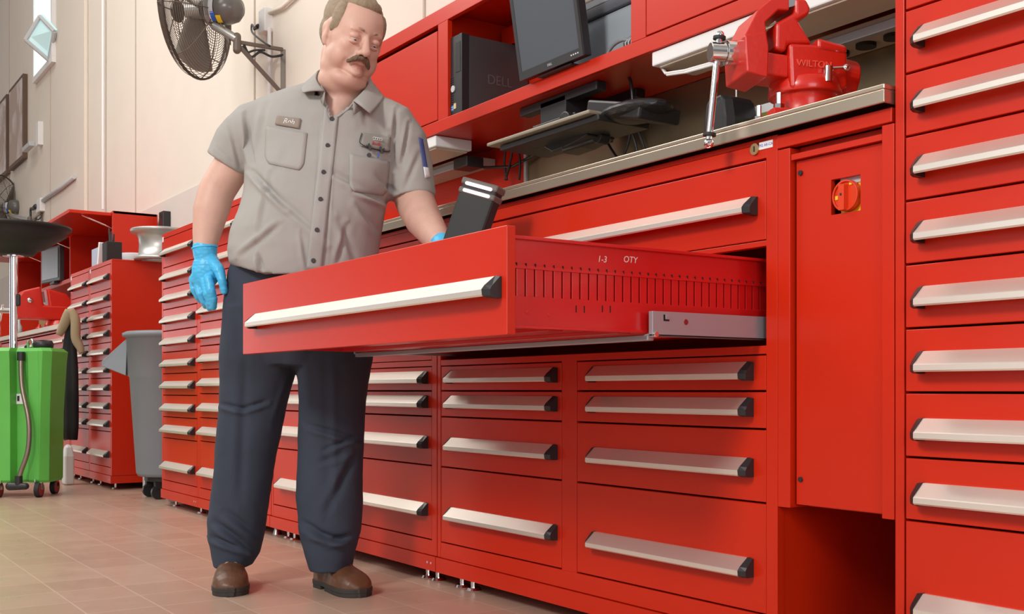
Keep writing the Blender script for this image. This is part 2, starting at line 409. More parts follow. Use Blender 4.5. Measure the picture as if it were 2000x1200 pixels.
m.box(xa, xa+.012, 1.474, 1.83, .735, .785, ZINC); m.box(xa-.012, xa+.012, 1.474, 1.83, .735, .739, ZINC)
m.cyl((xa-.01, 1.483, .738), (xa+.015, 1.483, .738), .006, CHROME)
m.box(xa+.010, xa+.0128, 1.503, 1.519, .7655, .779, DARK); m.box(xa+.0105, xa+.0135, 1.508, 1.519, .769, .779, ZINC)
m.cyl((xa+.01, 1.565, .7655), (xa+.0128, 1.565, .7655), .0062, mat('rail_hole', (.25, .01, .01), .6), n=16)
m.build('slide_rail', OD, bevel=.001)
m = MB(); m.box(-3.036, -3.026, 1.474, 1.83, .735, .785, ZINC); m.build('slide_rail', OD, bevel=.001)
m = MB(); m.box(-3.026, -1.690, 1.474, 1.492, .726, .738, ZINC); m.build('rail_crossbar', OD, bevel=.002)
WCH = mat('chalk_white', (.85, .7, .66), .9)
for tx, px, py in (('1-3', 1176, 507), ('OTY', 1231, 508)):
    p = onX(px, py, XR+.0005)
    text('chalk_writing', tx, .018, frame(p, (0, 1, -.01), (0, 0, 1)), WCH, OD, .0002, shear=.15)

# electrical enclosure at the right end of the bench
E_ = thing('electrical_enclosure', 'narrow red switch enclosure with a yellow and red rotary switch, hung above an empty recess', 'cabinet', (-1.48, FY+.3, .38))
m = MB(); a0, a1 = -1.627, -1.334
m.box(a0, a0+.034, FY, YB-.25, .377, 1.137, RED); m.box(a1-.028, a1, FY, YB-.25, .377, 1.137, RED)
m.box(a0, a1, FY+.06, YB-.25, .377, .385, RED); m.box(a0, a1, YB-.26, YB-.25, .377, 1.137, RED)
m.box(a0, a1-.004, FY-.002, FY+.02, 1.140, 1.168, RED); m.box(a0+.034, a1-.028, FY+.03, FY+.05, 1.115, 1.14, RED)
m.build('enclosure_body', E_, bevel=.0015)
m = MB(); s0, s1 = -1.496, -1.423; pz0, pz1 = .385, 1.108; px0, px1 = a0+.040, a1-.029; yp = FY+.014
m.box(px0, s0, yp, yp+.012, pz0, pz1, RED); m.box(s1, px1, yp, yp+.012, pz0, pz1, RED)
m.box(s0, s1, yp, yp+.012, pz0, .983, RED); m.box(s0, s1, yp, yp+.012, 1.055, pz1, RED)
m.box(px0-.004, px1, yp-.012, yp+.004, 1.110, 1.122, RED)
D_ = m.build('door_panel', E_)
m = MB()
for z in (.438, 1.082): m.cyl((px0+.012, yp-.004, z), (px0+.012, yp+.001, z), .0055, BLK, n=10)
m.build('screw', E_)
m = MB(); cx, cz = -1.4605, 1.018
m.box(s0+.014, s1+.002, yp+.014, yp+.03, .975, 1.062, YEL); m.box(s0+.014, s1+.002, yp+.012, yp+.0142, 1.043, 1.062, LGRY); m.box(s0-.01, s1+.01, yp+.04, yp+.045, .97, 1.07, BLKM)
SW = m.build('rotary_switch', E_, label='yellow plate with red rotary isolator knob')
m = MB(); KR = mat('knob_red', (.72, .05, .01), .35)
m.cyl((cx, yp+.002, cz), (cx, yp+.016, cz), .0315, KR, n=40); m.lathe([(.0315, 0), (.0315, .004), (.028, .004), (.028, 0)], frame((cx, yp+.002, cz), (1, 0, 0), (0, 0, 1)), KR)
m.box(cx-.008, cx+.006, yp-.012, yp+.004, cz-.030, cz+.022, KR)
m.box(cx-.026, cx-.019, yp+.0005, yp+.002, cz-.006, cz+.002, YEL); m.box(cx+.009, cx+.016, yp+.0005, yp+.002, cz+.020, cz+.027, YEL)
m.box(cx-.004, cx+.001, yp-.0125, yp-.012, cz-.001, cz+.004, BLK)
m.build('switch_knob', SW, bevel=.0015)
# narrow filler cabinet between the far tall cabinet and bench
t = thing('filler_cabinet', 'narrow plain red cabinet seen between the trouser legs, left of the bench drawers', 'cabinet', (-4.64, FY+.3, 0))
m = MB(); m.box(-4.805, -4.478, FY, YB, .09, 1.17, RED); m.box(-4.805, -4.478, FY-.006, YB-.02, .041, .088, RED); m.build('cabinet_body', t, bevel=.002)
m = MB(); m.box(-4.775, -4.508, FY-.004, FY+.001, .12, 1.1, RED); m.build('door_panel', t, bevel=.001)
for x_ in (-4.75, -4.53):
    m = MB(); m.cyl((x_, FY+.05, 0), (x_, FY+.05, .04), .02, CHROME, r1=.008); m.build('levelling_foot', t)

# stainless worktop and splash panels
m = MB(); m.box(-4.806, -1.337, 1.76, 2.385, 1.2, 1.21, STEEL); m.box(-4.806, -1.337, 1.76, 1.764, 1.1735, 1.2, STEEL); m.box(-1.341, -1.337, 1.76, 2.385, 1.1735, 1.2, STEEL)
m.build('worktop', bevel=.002, label='long stainless steel worktop over the near red bench cabinets', cat='worktop')
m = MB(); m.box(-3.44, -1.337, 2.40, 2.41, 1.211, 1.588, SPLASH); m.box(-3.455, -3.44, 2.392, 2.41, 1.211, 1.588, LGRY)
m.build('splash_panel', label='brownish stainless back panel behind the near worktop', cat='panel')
MB().box(-4.80, -3.457, 2.40, 2.41, 1.211, 1.588, RED).build('red_back_panel', label='red back panel behind the worktop, left of the stainless one', cat='panel')
MB().box(-1.62, -1.34, 2.36, 2.38, .0, 1.16, BLKM).build('recess_shade_panel', label='back panel inside the recess below the switch enclosure, its shade painted black', cat='panel')  # shade of the recess put into the panel's colour as black

# overhead cabinet
OZ0, OZ1 = 1.59, 2.05
t = thing('overhead_cabinet', 'long red overhead cabinet with an open middle bay above the worktop', 'cabinet', (-2.9, 2.24, OZ0)); OV = t
m = MB()
m.box(-4.478, -1.202, YO+.0202, 2.394, OZ0, OZ0+.02, RED); m.box(-4.478, -1.202, YO+.0202, 2.394, OZ1-.02, OZ1, RED)
m.box(-4.4498, -1.2302, YO, YO+.02, OZ0, OZ0+.045, RED); m.box(-4.4498, -1.2302, YO, YO+.02, OZ1-.055, OZ1, RED)
for a, b in ((-3.568, -3.497), (-2.457, -2.392)): m.box(a, b, YO, YO+.02, OZ0+.0452, OZ1-.0552, RED)
for a, b in ((-4.48, -4.45), (-1.23, -1.20)): m.box(a, b, YO, YO+.02, OZ0, OZ1, RED)
for x in (-4.47, -3.536, -2.425, -1.21): m.box(x-.008, x+.008, YO+.0202, 2.394, OZ0+.0202, OZ1-.0202, RED)
m.box(-4.478, -1.202, 2.3945, 2.40, OZ0, OZ1, RED)
m.box(-3.50, -2.46, 2.32, 2.34, OZ1-.12, OZ1-.05, RED)
m.build('cabinet_body', t, bevel=.0015)
for a, b in ((-4.446, -3.572), (-2.388, -1.234)):
    m = MB(); m.box(a, b, YO-.001, YO+.018, OZ0+.049, OZ1-.078, RED); m.build('flip_door', t, bevel=.0015)
# computer tower
t = thing('computer_tower', 'slim black desktop computer standing upright in the open overhead bay', 'computer', (-3.47, 2.2, OZ0+.02))
m = MB(); DG = mat('charcoal_steel', (.075, .078, .082), .42, metal=.2)
m.box(-3.527, -3.42, 2.125, 2.39, OZ0+.021, 1.925, DG); m.build('case', t, bevel=.003)
m = MB(); m.box(-3.53, -3.418, 2.093, 2.125, OZ0+.021, 1.928, BLK)
for i in range(16): m.box(-3.505, -3.475, 2.0915, 2.0935, 1.655+i*.008, 1.659+i*.008, BLKM)
m.box(-3.46, -3.428, 2.0915, 2.0935, 1.79, 1.9, BLKM)
F_ = m.build('front_bezel', t, bevel=.004, label='black front with vents, round badge and stickers')
m = MB(); m.cyl((-3.477, 2.089, 1.735), (-3.477, 2.093, 1.735), .0125, LGRY); m.box(-3.519, -3.511, 2.0915, 2.0932, 1.878, 1.9, WHT)
m.box(-3.49, -3.475, 2.0915, 2.0932, 1.655, 1.675, mat('sticker_blue', (.2, .4, .8), .4)); m.box(-3.473, -3.458, 2.0915, 2.0932, 1.66, 1.68, mat('sticker_gold', (.7, .55, .3), .4)); m.build('sticker', F_)
text('tower_badge', 'DELL', .05, frame((-3.4195, 2.26, 1.775), (0, 1, 0), (0, 0, 1)), mat('faint_badge', (.12, .125, .14), .4), t, .0004)
# monitor
t = thing('monitor', 'flat square computer monitor leaning at the edge of the open overhead bay', 'monitor', (-2.83, 2.06, OZ0+.045))
Rm = Matrix.Rotation(math.radians(9), 3, 'X'); pv = (-2.81, 2.05, 1.642)
m = MB(); m.box(-2.982, -2.643, 2.052, 2.085, 1.642, 1.93, BLK, rot=Rm, piv=pv); m.box(-2.93, -2.70, 2.085, 2.12, 1.68, 1.89, BLK, rot=Rm, piv=pv); m.build('housing', t, bevel=.004)
m = MB(); DGB = mat('bezel_grey', (.05, .05, .055), .35)
for b_ in ((-2.982, -2.643, 1.642, 1.668), (-2.982, -2.643, 1.914, 1.93), (-2.982, -2.966, 1.668, 1.914), (-2.659, -2.643, 1.668, 1.914)): m.box(b_[0], b_[1], 2.049, 2.053, b_[2], b_[3], DGB, rot=Rm, piv=pv)
m.build('bezel', t)
m = MB(); m.box(-2.966, -2.659, 2.0505, 2.053, 1.668, 1.914, SCREEN, rot=Rm, piv=pv); m.build('screen', t)
m = MB()
for i in range(4): m.box(-2.70+i*.011, -2.696+i*.011, 2.047, 2.050, 1.653, 1.657, WHT, rot=Rm, piv=pv)
m.build('button', t)
m = MB(); m.box(-2.90, -2.72, 2.06, 2.15, OZ0+.045, OZ0+.052, BLK); m.box(-2.84, -2.78, 2.09, 2.12, OZ0+.05, OZ0+.12, BLK); m.build('stand', t, bevel=.003)
text('monitor_badge', 'DELL', .011, frame(Rm @ (Vector((-2.812, 2.0485, 1.655))-Vector(pv))+Vector(pv), (1, 0, 0), Rm @ Vector((0, 0, 1))), LGRY, t, .0003)
# grey bin-like printer in the bay
t = thing('printer', 'pale grey printer with a dark top edge behind the monitor in the overhead bay', 'printer', (-2.55, 2.2, OZ0+.02))
m = MB(); PG = mat('printer_grey', (.36, .42, .47), .4); m.box(-2.86, -2.475, 2.17, 2.38, OZ0+.021, 1.80, PG); m.build('housing', t, bevel=.006)
m = MB(); m.box(-2.87, -2.466, 2.16, 2.385, 1.80, 1.835, mat('printer_dark', (.09, .1, .12), .35)); m.box(-2.87, -2.466, 2.165, 2.385, 1.836, 1.862, mat('printer_mid', (.22, .24, .27), .35)); m.box(-2.87, -2.466, 2.17, 2.385, 1.864, 1.90, mat('cream_lid', (.62, .5, .4), .5)); m.build('lid', t, bevel=.004)
m = MB(); m.tube([(-2.555+.06*math.cos(a)*1.0, 2.12, OZ0+.05+.035*math.sin(a)) for a in [PI*i/10 for i in range(11)]], .006, GRY)
for i in range(6): m.tube([(-2.52+i*.006, 2.11, OZ0+.04), (-2.53+i*.007, 2.115, OZ0+.07), (-2.50+i*.003, 2.12, OZ0+.085)], .0025, LGRY if i % 2 else BLK)
tag(m.build('cable_bundle'), 'bundle of grey cables lying in the overhead bay right of the monitor', 'cables')

# under-cabinet light fixtures and outlet strips
for nm, lb, a, b in (('under_cabinet_light', 'white light fixture under the overhead cabinet beside the shirt sleeve', -4.3, -3.60), ('under_cabinet_light', 'white light fixture under the overhead cabinet behind the large vise', -2.375, -1.42)):
    t = thing(nm, lb, 'light', ((a+b)/2, 2.17, 1.55))
    m = MB(); m.box(a, b, 2.088, 2.25, 1.548, 1.589, WHT); m.build('fixture_body', t, bevel=.004)
    m = MB(); m.box(a+.02, b-.02, 2.10, 2.24, 1.542, 1.548, mat('fixture_underside', (.6, .52, .42), .5)); m.build('diffuser', t, bevel=.002)
for lb, a, b, fa in (('outlet strip on the back panel above the vise, its round sockets facing down', -2.05, -1.36, 1), ('short black and beige outlet strip under the overhead cabinet by the sleeve', -4.2, -3.66, 0)):
    t = thing('outlet_strip', lb, 'power strip', ((a+b)/2, 2.36, 1.5))
    m = MB(); m.box(a, b, 2.27, 2.398, 1.515, 1.545, mat('strip_beige', (.45, .37, .3), .5)); m.box(a, b, 2.26, 2.28, 1.505, 1.53, ZINC); m.build('strip_body', t, bevel=.003)
    x = a+.05
    if not fa:
        m = MB(); m.box(b-.08, b+.02, 2.25, 2.33, 1.498, 1.54, BLK); m.build('plug', t, bevel=.004)
    while fa and x < b-.03: 
        m = MB(); m.cyl((x, 2.335, 1.505), (x, 2.335, 1.5155), .026, BLKM, n=16); m.build('socket', t); x += .085
m = MB(); pts = [(-3.64, 2.33, 1.50), (-3.5, 2.37, 1.485), (-3.3, 2.385, 1.52), (-3.1, 2.385, 1.55)]; m.tube(pts, .006, BLK); tag(m.build('black_cable'), 'black cable running from the short outlet strip toward the keyboard arm', 'cable')
m = MB(); pts = [(-2.37, 2.12, 1.55), (-2.33, 2.10, 1.52), (-2.24, 2.09, 1.505), (-2.12, 2.09, 1.50)]; m.tube(pts, .004, WHT); m.tube([(p[0]+.008, p[1], p[2]-.006) for p in pts], .004, WHT); _l = bpy.data.objects['under_cabinet_light.001']; m.build('white_cord', _l)

# keyboard arm
t = thing('keyboard_arm', 'black articulated keyboard tray folded under the overhead cabinet', 'tray', (-2.9, 2.2, 1.58))
m = MB()
a = onY(955, 284, 2.0); b = onY(1155, 218, 2.0); ax = (b-a)
def bar(m, p0, p1, wd, th, mt): 
    p0 = Vector(p0); p1 = Vector(p1); d = p1-p0; y = Vector((0, 1, 0)); n = d.cross(y).normalized(); m.obox((p0+p1)/2, d, y*wd, n*th, mt)
bar(m, a+Vector((0, .10, 0)), b+Vector((0, .10, 0)), .22, .012, mat('tray_edge', (.30, .26, .2), .45)); bar(m, a+Vector((.05, .11, -.018)), b+Vector((.02, .11, -.018)), .20, .018, BLK)
m.build('tray', t, bevel=.004)
m = MB(); p1, p2 = onY(1150, 210, 2.05), onY(1240, 215, 2.05)
bar(m, p1+Vector((0, .07, .0)), p2+Vector((.02, .08, -.005)), .16, .045, BLK); m.ell(p1.lerp(p2, .7)+Vector((0, .06, 0)), .13, .09, .028, BLK); m.build('mouse_platform', t, bevel=.008)
m = MB(); q = onY(1105, 262, 2.12); m.box(q.x-.13, q.x+.10, 2.08, 2.2, q.z-.03, q.z+.045, BLK); m.cyl((q.x+.07, 2.06, q.z+.02), (q.x+.07, 2.2, q.z+.02), .03, BLK)
r1, r2, r3 = onY(1100, 290, 2.1), onY(1175, 268, 2.15), onY(1182, 240, 2.15)
pg = [onY(*q_, 2.14) for q_ in ((1052, 262), (1075, 285), (1102, 300), (1135, 288), (1172, 268), (1165, 240), (1120, 245))]
m.loft([[p_+Vector((0, dy, 0)) for p_ in pg] for dy in (-.05, .06)], BLK, smooth=False)
m.tube([r1, r2, r3], .014, BLK); m.cyl(r2-Vector((0, .02, 0)), r2+Vector((0, .02, 0)), .022, BLK); m.build('swing_mechanism', t, bevel=.006)
m = MB(); m.box(-3.10, -2.68, 2.13, 2.17, 1.560, 1.589, BLK); m.box(-3.1, -2.68, 2.29, 2.33, 1.560, 1.589, BLK); m.box(-2.98, -2.84, 2.13, 2.33, 1.45, 1.58, BLK); m.build('mounting_track', t, bevel=.003)
m = MB(); q = onY(1005, 283, 2.02); m.ell(q+Vector((0, .02, 0)), .011, .011, .008, mat('red_knob', (.9, .08, .03), .4)); m.build('lever_knob', t)
# hanging cables
def cable(pts, r, lb, nm='cable', mt=BLK):
    m = MB(); m.tube(pts, r, mt); return tag(m.build(nm), lb, 'cable')
def smoothpts(P, n=6):
    P = [Vector(p) for p in P]; out = []
    for i in range(len(P)-1):
        a = P[max(i-1, 0)]; b = P[i]; c_ = P[i+1]; d = P[min(i+2, len(P)-1)]
        for k_ in range(n):
            t_ = k_/n; out.append(.5*((2*b)+(c_-a)*t_+(2*a-5*b+4*c_-d)*t_*t_+(3*b-a-3*c_+d)*t_**3))
    out.append(P[-1]); return out
for P, lb in (([(988, 285), (985, 320), (990, 352)], 'leftmost thin black cable hanging behind the pulled-out drawer and the held lamp'), ([(1002, 285), (996, 320), (987, 352)], 'thin black cable crossing the leftmost one behind the held lamp'),
              ([(1012, 285), (1016, 320), (1014, 352)], 'straight black cable beside the bright panel edge'), ([(1170, 245), (1190, 285), (1210, 315)], 'slanting black cable below the keyboard arm joint'),
              ([(1232, 240), (1228, 275), (1218, 305)], 'black cable curving left under the mouse platform'), ([(1226, 240), (1238, 270), (1246, 300)], 'thick black cable crossing under the mouse platform'), ([(1240, 240), (1252, 270), (1262, 298)], 'rightmost thin black cable under the mouse platform')):
    cable(smoothpts([onY(x, y, 2.36) for x, y in P]), .0045, lb)
m = MB(); P = [(1218, 138), (1219, 120), (1230, 112), (1250, 108), (1260, 118), (1258, 128), (1240, 134), (1222, 136), (1232, 160), (1236, 200)]
tag(MB().tube(smoothpts([onY(x, y, 2.2) for x, y in P]), .005, BLK).build('cable_loop'), 'looped black cable tied under the overhead cabinet above the keyboard arm', 'cable')

# large vise on the worktop corner
t = thing('bench_vise', 'large red bench vise with chrome handle on the near worktop corner', 'vise', (-1.63, 1.95, 1.21)); VV = t
PHV = math.radians(24); VA = Vector((math.sin(PHV), math.cos(PHV), 0)); VB = Vector((math.cos(PHV), -math.sin(PHV), 0)); VP = Vector((-1.60, 1.90, 0))
def side(px, py, off=0):
    r = Vector(ray(px, py)); k_ = (VP+VB*off).dot(VB)/r.dot(VB); p = r*k_+Vector((0, 0, CH)); return ((p-VP).dot(VA), p.z)
def V(y, z, off=0): return VP+VA*y+VB*off+Vector((0, 0, z))
def vprism(m, poly, xa, xb, mt=VRED): m.loft([[V(y, z, xa) for y, z in poly], [V(y, z, xb) for y, z in poly]], mt, smooth=False)
m = MB()
vprism(m, [side(*p) for p in ((1455, 68), (1459, 140), (1500, 151), (1502, 92), (1496, 60))], 0, -.125)
vprism(m, [side(*p) for p in ((1455, 70), (1500, 92), (1504, 88), (1497, 42), (1523, 17), (1544, 18), (1544, -16), (1516, -10), (1482, 18))], -.006, -.119)
m.build('moving_jaw', t, bevel=.008, seg=3)
m = MB()
vprism(m, [side(*p) for p in ((1498, 97), (1500, 142), (1545, 148), (1545, 104))], -.012, -.10); m.build('slide_beam', t, bevel=.004)
m = MB()
vprism(m, [side(*p) for p in ((1519, 42), (1518, 94), (1538, 99), (1542, 84), (1590, 84), (1562, 38), (1584, 26), (1586, 12), (1578, -4), (1556, -8), (1556, 22))], -.006, -.119)
vprism(m, [side(*p) for p in ((1542, 84), (1546, 172), (1640, 178), (1656, 172), (1656, 100), (1590, 86))], 0, -.125)
vprism(m, [side(*p) for p in ((1596, 74), (1654, 90), (1654, 106), (1596, 96))], +.004, -.129)
B0 = m.build('fixed_jaw_body', t, bevel=.007, seg=3)
m = MB(); CO = -.0625; p_a = V(*side(1640, 140), CO); p_b = V(*side(1686, 152), CO); m.cyl(p_a, p_b, .052, VRED, n=32); m.build('rear_tube', t, bevel=.004)
sb = side(1598, 170)[0]; bc = V(sb, 0, CO); bx_, by_ = bc.x, bc.y
m = MB()
m.lathe([(0, 1.318), (.055, 1.318), (.078, 1.308), (.082, 1.29), (.082, 1.276), (.070, 1.274), (.066, 1.245), (.074, 1.2115), (0, 1.2115)], Matrix.Translation((bx_, by_, 0)), VRED, n=40)
BO = [bc+VA*a_+VB*b_ for a_, b_ in ((-.085, .05), (-.085, -.06), (.085, .05), (.085, -.06))]
for q in BO: m.box(q.x-.02, q.x+.02, q.y-.02, q.y+.02, 1.2115, 1.234, VRED, rot=Matrix.Rotation(-PHV, 3, 'Z')); 
m.build('swivel_base', t, bevel=.003)
for q in BO:
    m = MB(); m.cyl((q.x, q.y, 1.234), (q.x, q.y, 1.245), .012, CHROME, n=6); m.cyl((q.x, q.y, 1.245), (q.x, q.y, 1.270), .006, CHROME, n=10); m.build('mounting_bolt', t)
m = MB(); sf = side(1457, 100)[0]; hub = V(sf-.058, side(1412, 103, CO)[1], CO); m.cyl(hub, hub+VA*.035, .0215, CHROME, n=28); m.cyl(hub+VA*.035, hub+VA*.075, .027, CHROME, n=28); m.build('screw_head', t, bevel=.002)
m = MB(); hb0 = hub+VA*.018; top = hb0+Vector((0.006, 0, .036))
tip = V(*side(1384, 280, CO+.0), CO); tip = hb0+(atd(1384, 280, -cc*hb0.x+ss*hb0.y)-hb0)
m.cyl(top, hb0, .0075, CHROME); m.cyl(hb0, tip, .0075, CHROME, n=20); m.ell(tip, .011, .011, .011, CHROME, sub=3); dd = (hb0-tip).normalized(); m.cyl(tip+dd*.016, tip+dd*.022, .0145, BLKM, n=20); m.cyl(top-dd*.009, top-dd*.003, .014, BLKM, n=20); m.ell(top, .010, .010, .010, CHROME)
m.build('handle_bar', t)
m = MB(); q = V(*side(1617, 160, .012), .012); q2 = V(*side(1618, 130, .012), .012); m.cyl(q, q2, .010, CHROME); q3 = V(*side(1652, 132, .014), .014); m.cyl(q2+Vector((0, 0, -.004)), q3, .0035, CHROME, n=8); m.ell(q3, .008, .008, .008, CHROME); m.build('lock_lever', t)
text('maker_name', 'WILTON', .0205, frame(V(*side(1590, 126), .0012), VA-Vector((0, 0, .03)), (0, 0, 1)), mat('vise_letters', (.85, .10, .06), .4), t, .0015)
m = MB(); j0 = side(1544, 6); j1 = side(1557, 2); m.loft([[V(j0[0], j0[1]-.006, o_), V(j1[0], j1[1]-.006, o_), V(j1[0], j1[1]+.014, o_), V(j0[0], j0[1]+.014, o_)] for o_ in (-.01, -.11)], CHROME, smooth=False); m.build('jaw_insert', t)

# charger, tablet on the worktop
t = thing('battery_charger', 'black rounded device with a red light standing behind the vise handle', 'charger', (-2.05, 2.1, 1.211))
p = onY(1425, 225, 2.15); m = MB(); m.loft([[Vector((p.x+a*sx, 2.15+b*.06, z)) for a, b in ((-.05, -.8), (.04, -1), (.055, -.6), (.055, .8), (-.05, .8))] for z, sx in ((1.211, 1.05), (1.35, 1.0), (1.395, .85), (1.41, .6))], BLK, smooth=False); m.build('housing', t, bevel=.006)
m = MB(); l_ = onY(1412, 202, 2.098); m.box(l_.x-.008, l_.x+.006, 2.094, 2.10, l_.z-.018, l_.z+.012, REDLED); m.build('indicator_light', t)
m = MB(); m.cyl((p.x+.015, 2.16, 1.40), (p.x+.015, 2.16, 1.46), .002, WHT, n=6); m.build('antenna', t)
t = thing('small_screen_device', 'grey framed device with olive screen standing between black charger and vise base', 'device', (-1.93, 2.2, 1.211))
p = onY(1490, 210, 2.2); m = MB(); m.box(p.x-.085, p.x+.10, 2.20, 2.23, 1.212, 1.39, LGRY); m.build('frame', t, bevel=.004)
m = MB(); m.box(p.x-.068, p.x+.09, 2.196, 2.20, 1.235, 1.365, mat('olive_screen', (.17, .17, .03), .3)); m.build('screen', t)
# small tools on the worktop behind the arm
random.seed(3)
for i in range(9):
    x, y = 862+i*7, 2.02+.03*(i % 3); p = onY(x, 395, y); h_ = .05+.04*random.random(); r_ = .008+.005*random.random()
    m = MB(); m.cyl((p.x, y, 1.2105), (p.x, y, 1.2105+h_), r_, CHROME, r1=r_*.8, n=14); m.cyl((p.x, y, 1.2105), (p.x, y, 1.22), r_*1.3, CHROME, n=14)
    tag(m.build('socket'), 'chrome tool socket standing in the row on the worktop behind the forearm', 'socket', 'row of chrome sockets on the worktop')
p = onY(762, 428, 1.95); MB().box(p.x-.03, p.x+.03, 1.95, 2.0, 1.2105, 1.26, mat('tan_carton', (.6, .5, .4), .7)).build('small_carton', bevel=.002, label='small tan carton on the worktop just right of the shirt', cat='box')
p = onY(783, 428, 1.93); MB().lathe([(.0, 1.211), (.022, 1.211), (.022, 1.255), (.015, 1.26), (.015, 1.215), (0, 1.215)], Matrix.Translation((p.x, 1.93, 0)), mat('brass', (.7, .5, .25), .3)).build('brass_cup', label='small brass cup on the worktop beside the tan carton', cat='cup')
MB().box(-3.9, -3.5, 2.2, 2.36, 1.211, 1.235, BLKM).build('tool_mat', bevel=.004, label='dark flat pad on the worktop below the hanging cables', cat='pad')

# ================================================================== far stations on the left
t = thing('bench_drawer_cabinet', 'red bench cabinet under the far worktop behind the green tank', 'cabinet', (-9.6, FY+.3, 0))
carcass(-11.04, -8.235, 1.07, t)
for x0_, x1_ in ((-11.0, -9.66), (-9.62, -8.26)):
    for i, (a, b) in enumerate(((.14, .38), (.38, .54), (.54, .72), (.72, .93), (.93, 1.05))): drawer(x0_, x1_, a, b, b-.075, t)
MB().box(-11.045, -8.232, 1.76, 2.385, 1.075, 1.112, STEEL).build('worktop', bevel=.002, label='stainless worktop of the far station behind the green tank', cat='worktop')
t = thing('overhead_cabinet', 'far red overhead cabinet with its flip doors raised, on the left', 'cabinet', (-9.8, 2.24, 1.5))
m = MB(); h0, h1, hx0, hx1 = 1.52, 1.93, -11.9, -8.235
m.box(hx0, hx1, YO, 2.394, h0, h0+.02, RED); m.box(hx0, hx1, YO+.001, 2.394, h1-.02, h1, RED); m.box(hx0, hx1, 2.394, 2.40, h0, h1, RED)
m.box(hx0, hx1, YO-.006, YO, h0, h0+.035, RED)
for x in (hx0+.01, -10.75, -9.6, hx1-.012): m.box(x-.012, x+.012, YO-.004, 2.394, h0, h1, RED)
m.build('cabinet_body', t, bevel=.002)
for a, b in ((-9.58, -8.26), (-10.72, -9.62), (-11.87, -10.78)):
    m = MB(); m.box(a, b, YO-.30, YO-.005, h1-.035, h1-.012, RED); m.build('flip_door', t, bevel=.002)
    m = MB(); m.cyl((b-.05, YO-.2, h1-.04), (b-.05, YO+.05, h1-.13), .006, CHROME); m.build('door_stay', t)
MB().box(-11.0, -8.24, 2.40, 2.41, 1.113, 1.52, WALL2).build('splash_panel', label='pale back panel behind the far worktop', cat='panel')
# things in the far bays
p = onY(125, 520, 2.12); t = thing('monitor', 'dark monitor standing in the far overhead bay, seen edge-on above the red vise', 'monitor', (p.x, 2.12, 1.541))
m = MB(); R2 = Matrix.Rotation(math.radians(8), 3, 'Z'); m.box(p.x-.28, p.x+.16, 2.02, 2.06, 1.56, 1.86, DG, rot=R2); m.build('housing', t, bevel=.004)
m = MB(); m.box(p.x-.25, p.x+.13, 2.015, 2.021, 1.585, 1.84, SCREEN, rot=R2, piv=(p.x-.06, 2.04, 1.7)); m.build('screen', t)
m = MB(); m.box(p.x-.12, p.x+.04, 2.03, 2.2, 1.541, 1.56, BLK); m.build('stand', t)
def on_cab(nm, lb, cat, fn, grp=None):
    m = MB(); fn(m); return tag(m.build(nm, bevel=.002), lb, cat, grp)
zc = .14+(1.54-.14)*.935
def cx_(px, Y): return onY(px, 490, Y).x
a, b = cx_(179, 1.9), cx_(192, 1.9); on_cab('blue_folder', 'pale blue folder standing at the left of the items on the far drawer cabinet', 'folder', lambda m: m.box(a, b, 1.90, 1.93, zc, zc+.17, mat('pale_blue', (.42, .52, .66), .5)))
a, b = cx_(194, 1.9), cx_(199, 1.9); on_cab('book', 'dark blue book standing beside the pale blue folder', 'book', lambda m: m.box(a, b, 1.89, 2.0, zc, zc+.14, mat('navy', (.02, .04, .10), .5)))
a = cx_(205, 1.9); on_cab('catalogue', 'cream catalogue leaning toward the black caddy on the far drawer cabinet', 'catalogue', lambda m: m.obox((a, 1.92, zc+.093), (.03, 0, -.006), (0, .13, 0), (.05, 0, .165), PAPER))
a = cx_(219, 1.92); t = thing('tool_caddy', 'black caddy with tools sticking out on top of the far drawer cabinet', 'caddy', (a, 1.92, zc))
m = MB(); m.box(a-.06, a+.06, 1.87, 1.97, zc, zc+.17, BLKM); m.build('caddy_box', t, bevel=.004)
for dx, h_ in ((-.05, .10), (-.01, .07), (.03, .05)):
    m = MB(); m.cap((a+dx, 1.92, zc+.14), (a+dx*1.6, 1.92, zc+.17+h_), .007, .005, BLK); m.build('tool', t)
a = cx_(253, 2.1); t = thing('wheel_hub_drum', 'low silver drum lying on the far drawer cabinet top left of the wheel rim', 'drum', (a, 2.1, zc))
m = MB(); m.lathe([(0, 0), (.105, 0), (.11, .01), (.11, .12), (.10, .13), (0, .13)], Matrix.Translation((a, 2.13, zc+.001)), LGRY, n=40); m.build('drum_body', t)
# alloy rim on end
cxr = onY(318, 470, 2.08).x-.03
t = thing('alloy_wheel', 'bare grey alloy wheel rim lying on the far drawer cabinet beside the tall cabinet', 'wheel rim', (cxr, 2.08, zc))
m = MB(); zb = zc+.001
m.lathe([(.12, .0), (.165, 0), (.17, .01), (.165, .02), (.14, .03), (.135, .10), (.14, .14), (.155, .165), (.185, .175), (.19, .19), (.185, .196), (.165, .185), (.13, .15), (.12, .08), (.12, 0)], Matrix.Translation((-7.27, 2.08, zb)) if False else Matrix.Translation((cxr, 2.08, zb)), CAST, n=48)
for i in range(5):
    a_ = 2*PI*i/5; m.obox((cxr+.07*math.cos(a_), 2.08+.07*math.sin(a_), zb+.03), (.12*math.cos(a_), .12*math.sin(a_), 0), (-.03*math.sin(a_), .03*math.cos(a_), 0), (0, 0, .02), CAST)
m.cyl((cxr, 2.08, zb+.02), (cxr, 2.08, zb+.05), .035, CAST); m.build('rim', t)
MB().box(-5.62, -5.56, 2.0, 2.1, 1.477, 1.56, mat('bronze_box', (.09, .075, .06), .5)).build('small_box', bevel=.003, label='small dark box on top of the tall cabinet behind the raised forearm', cat='box')

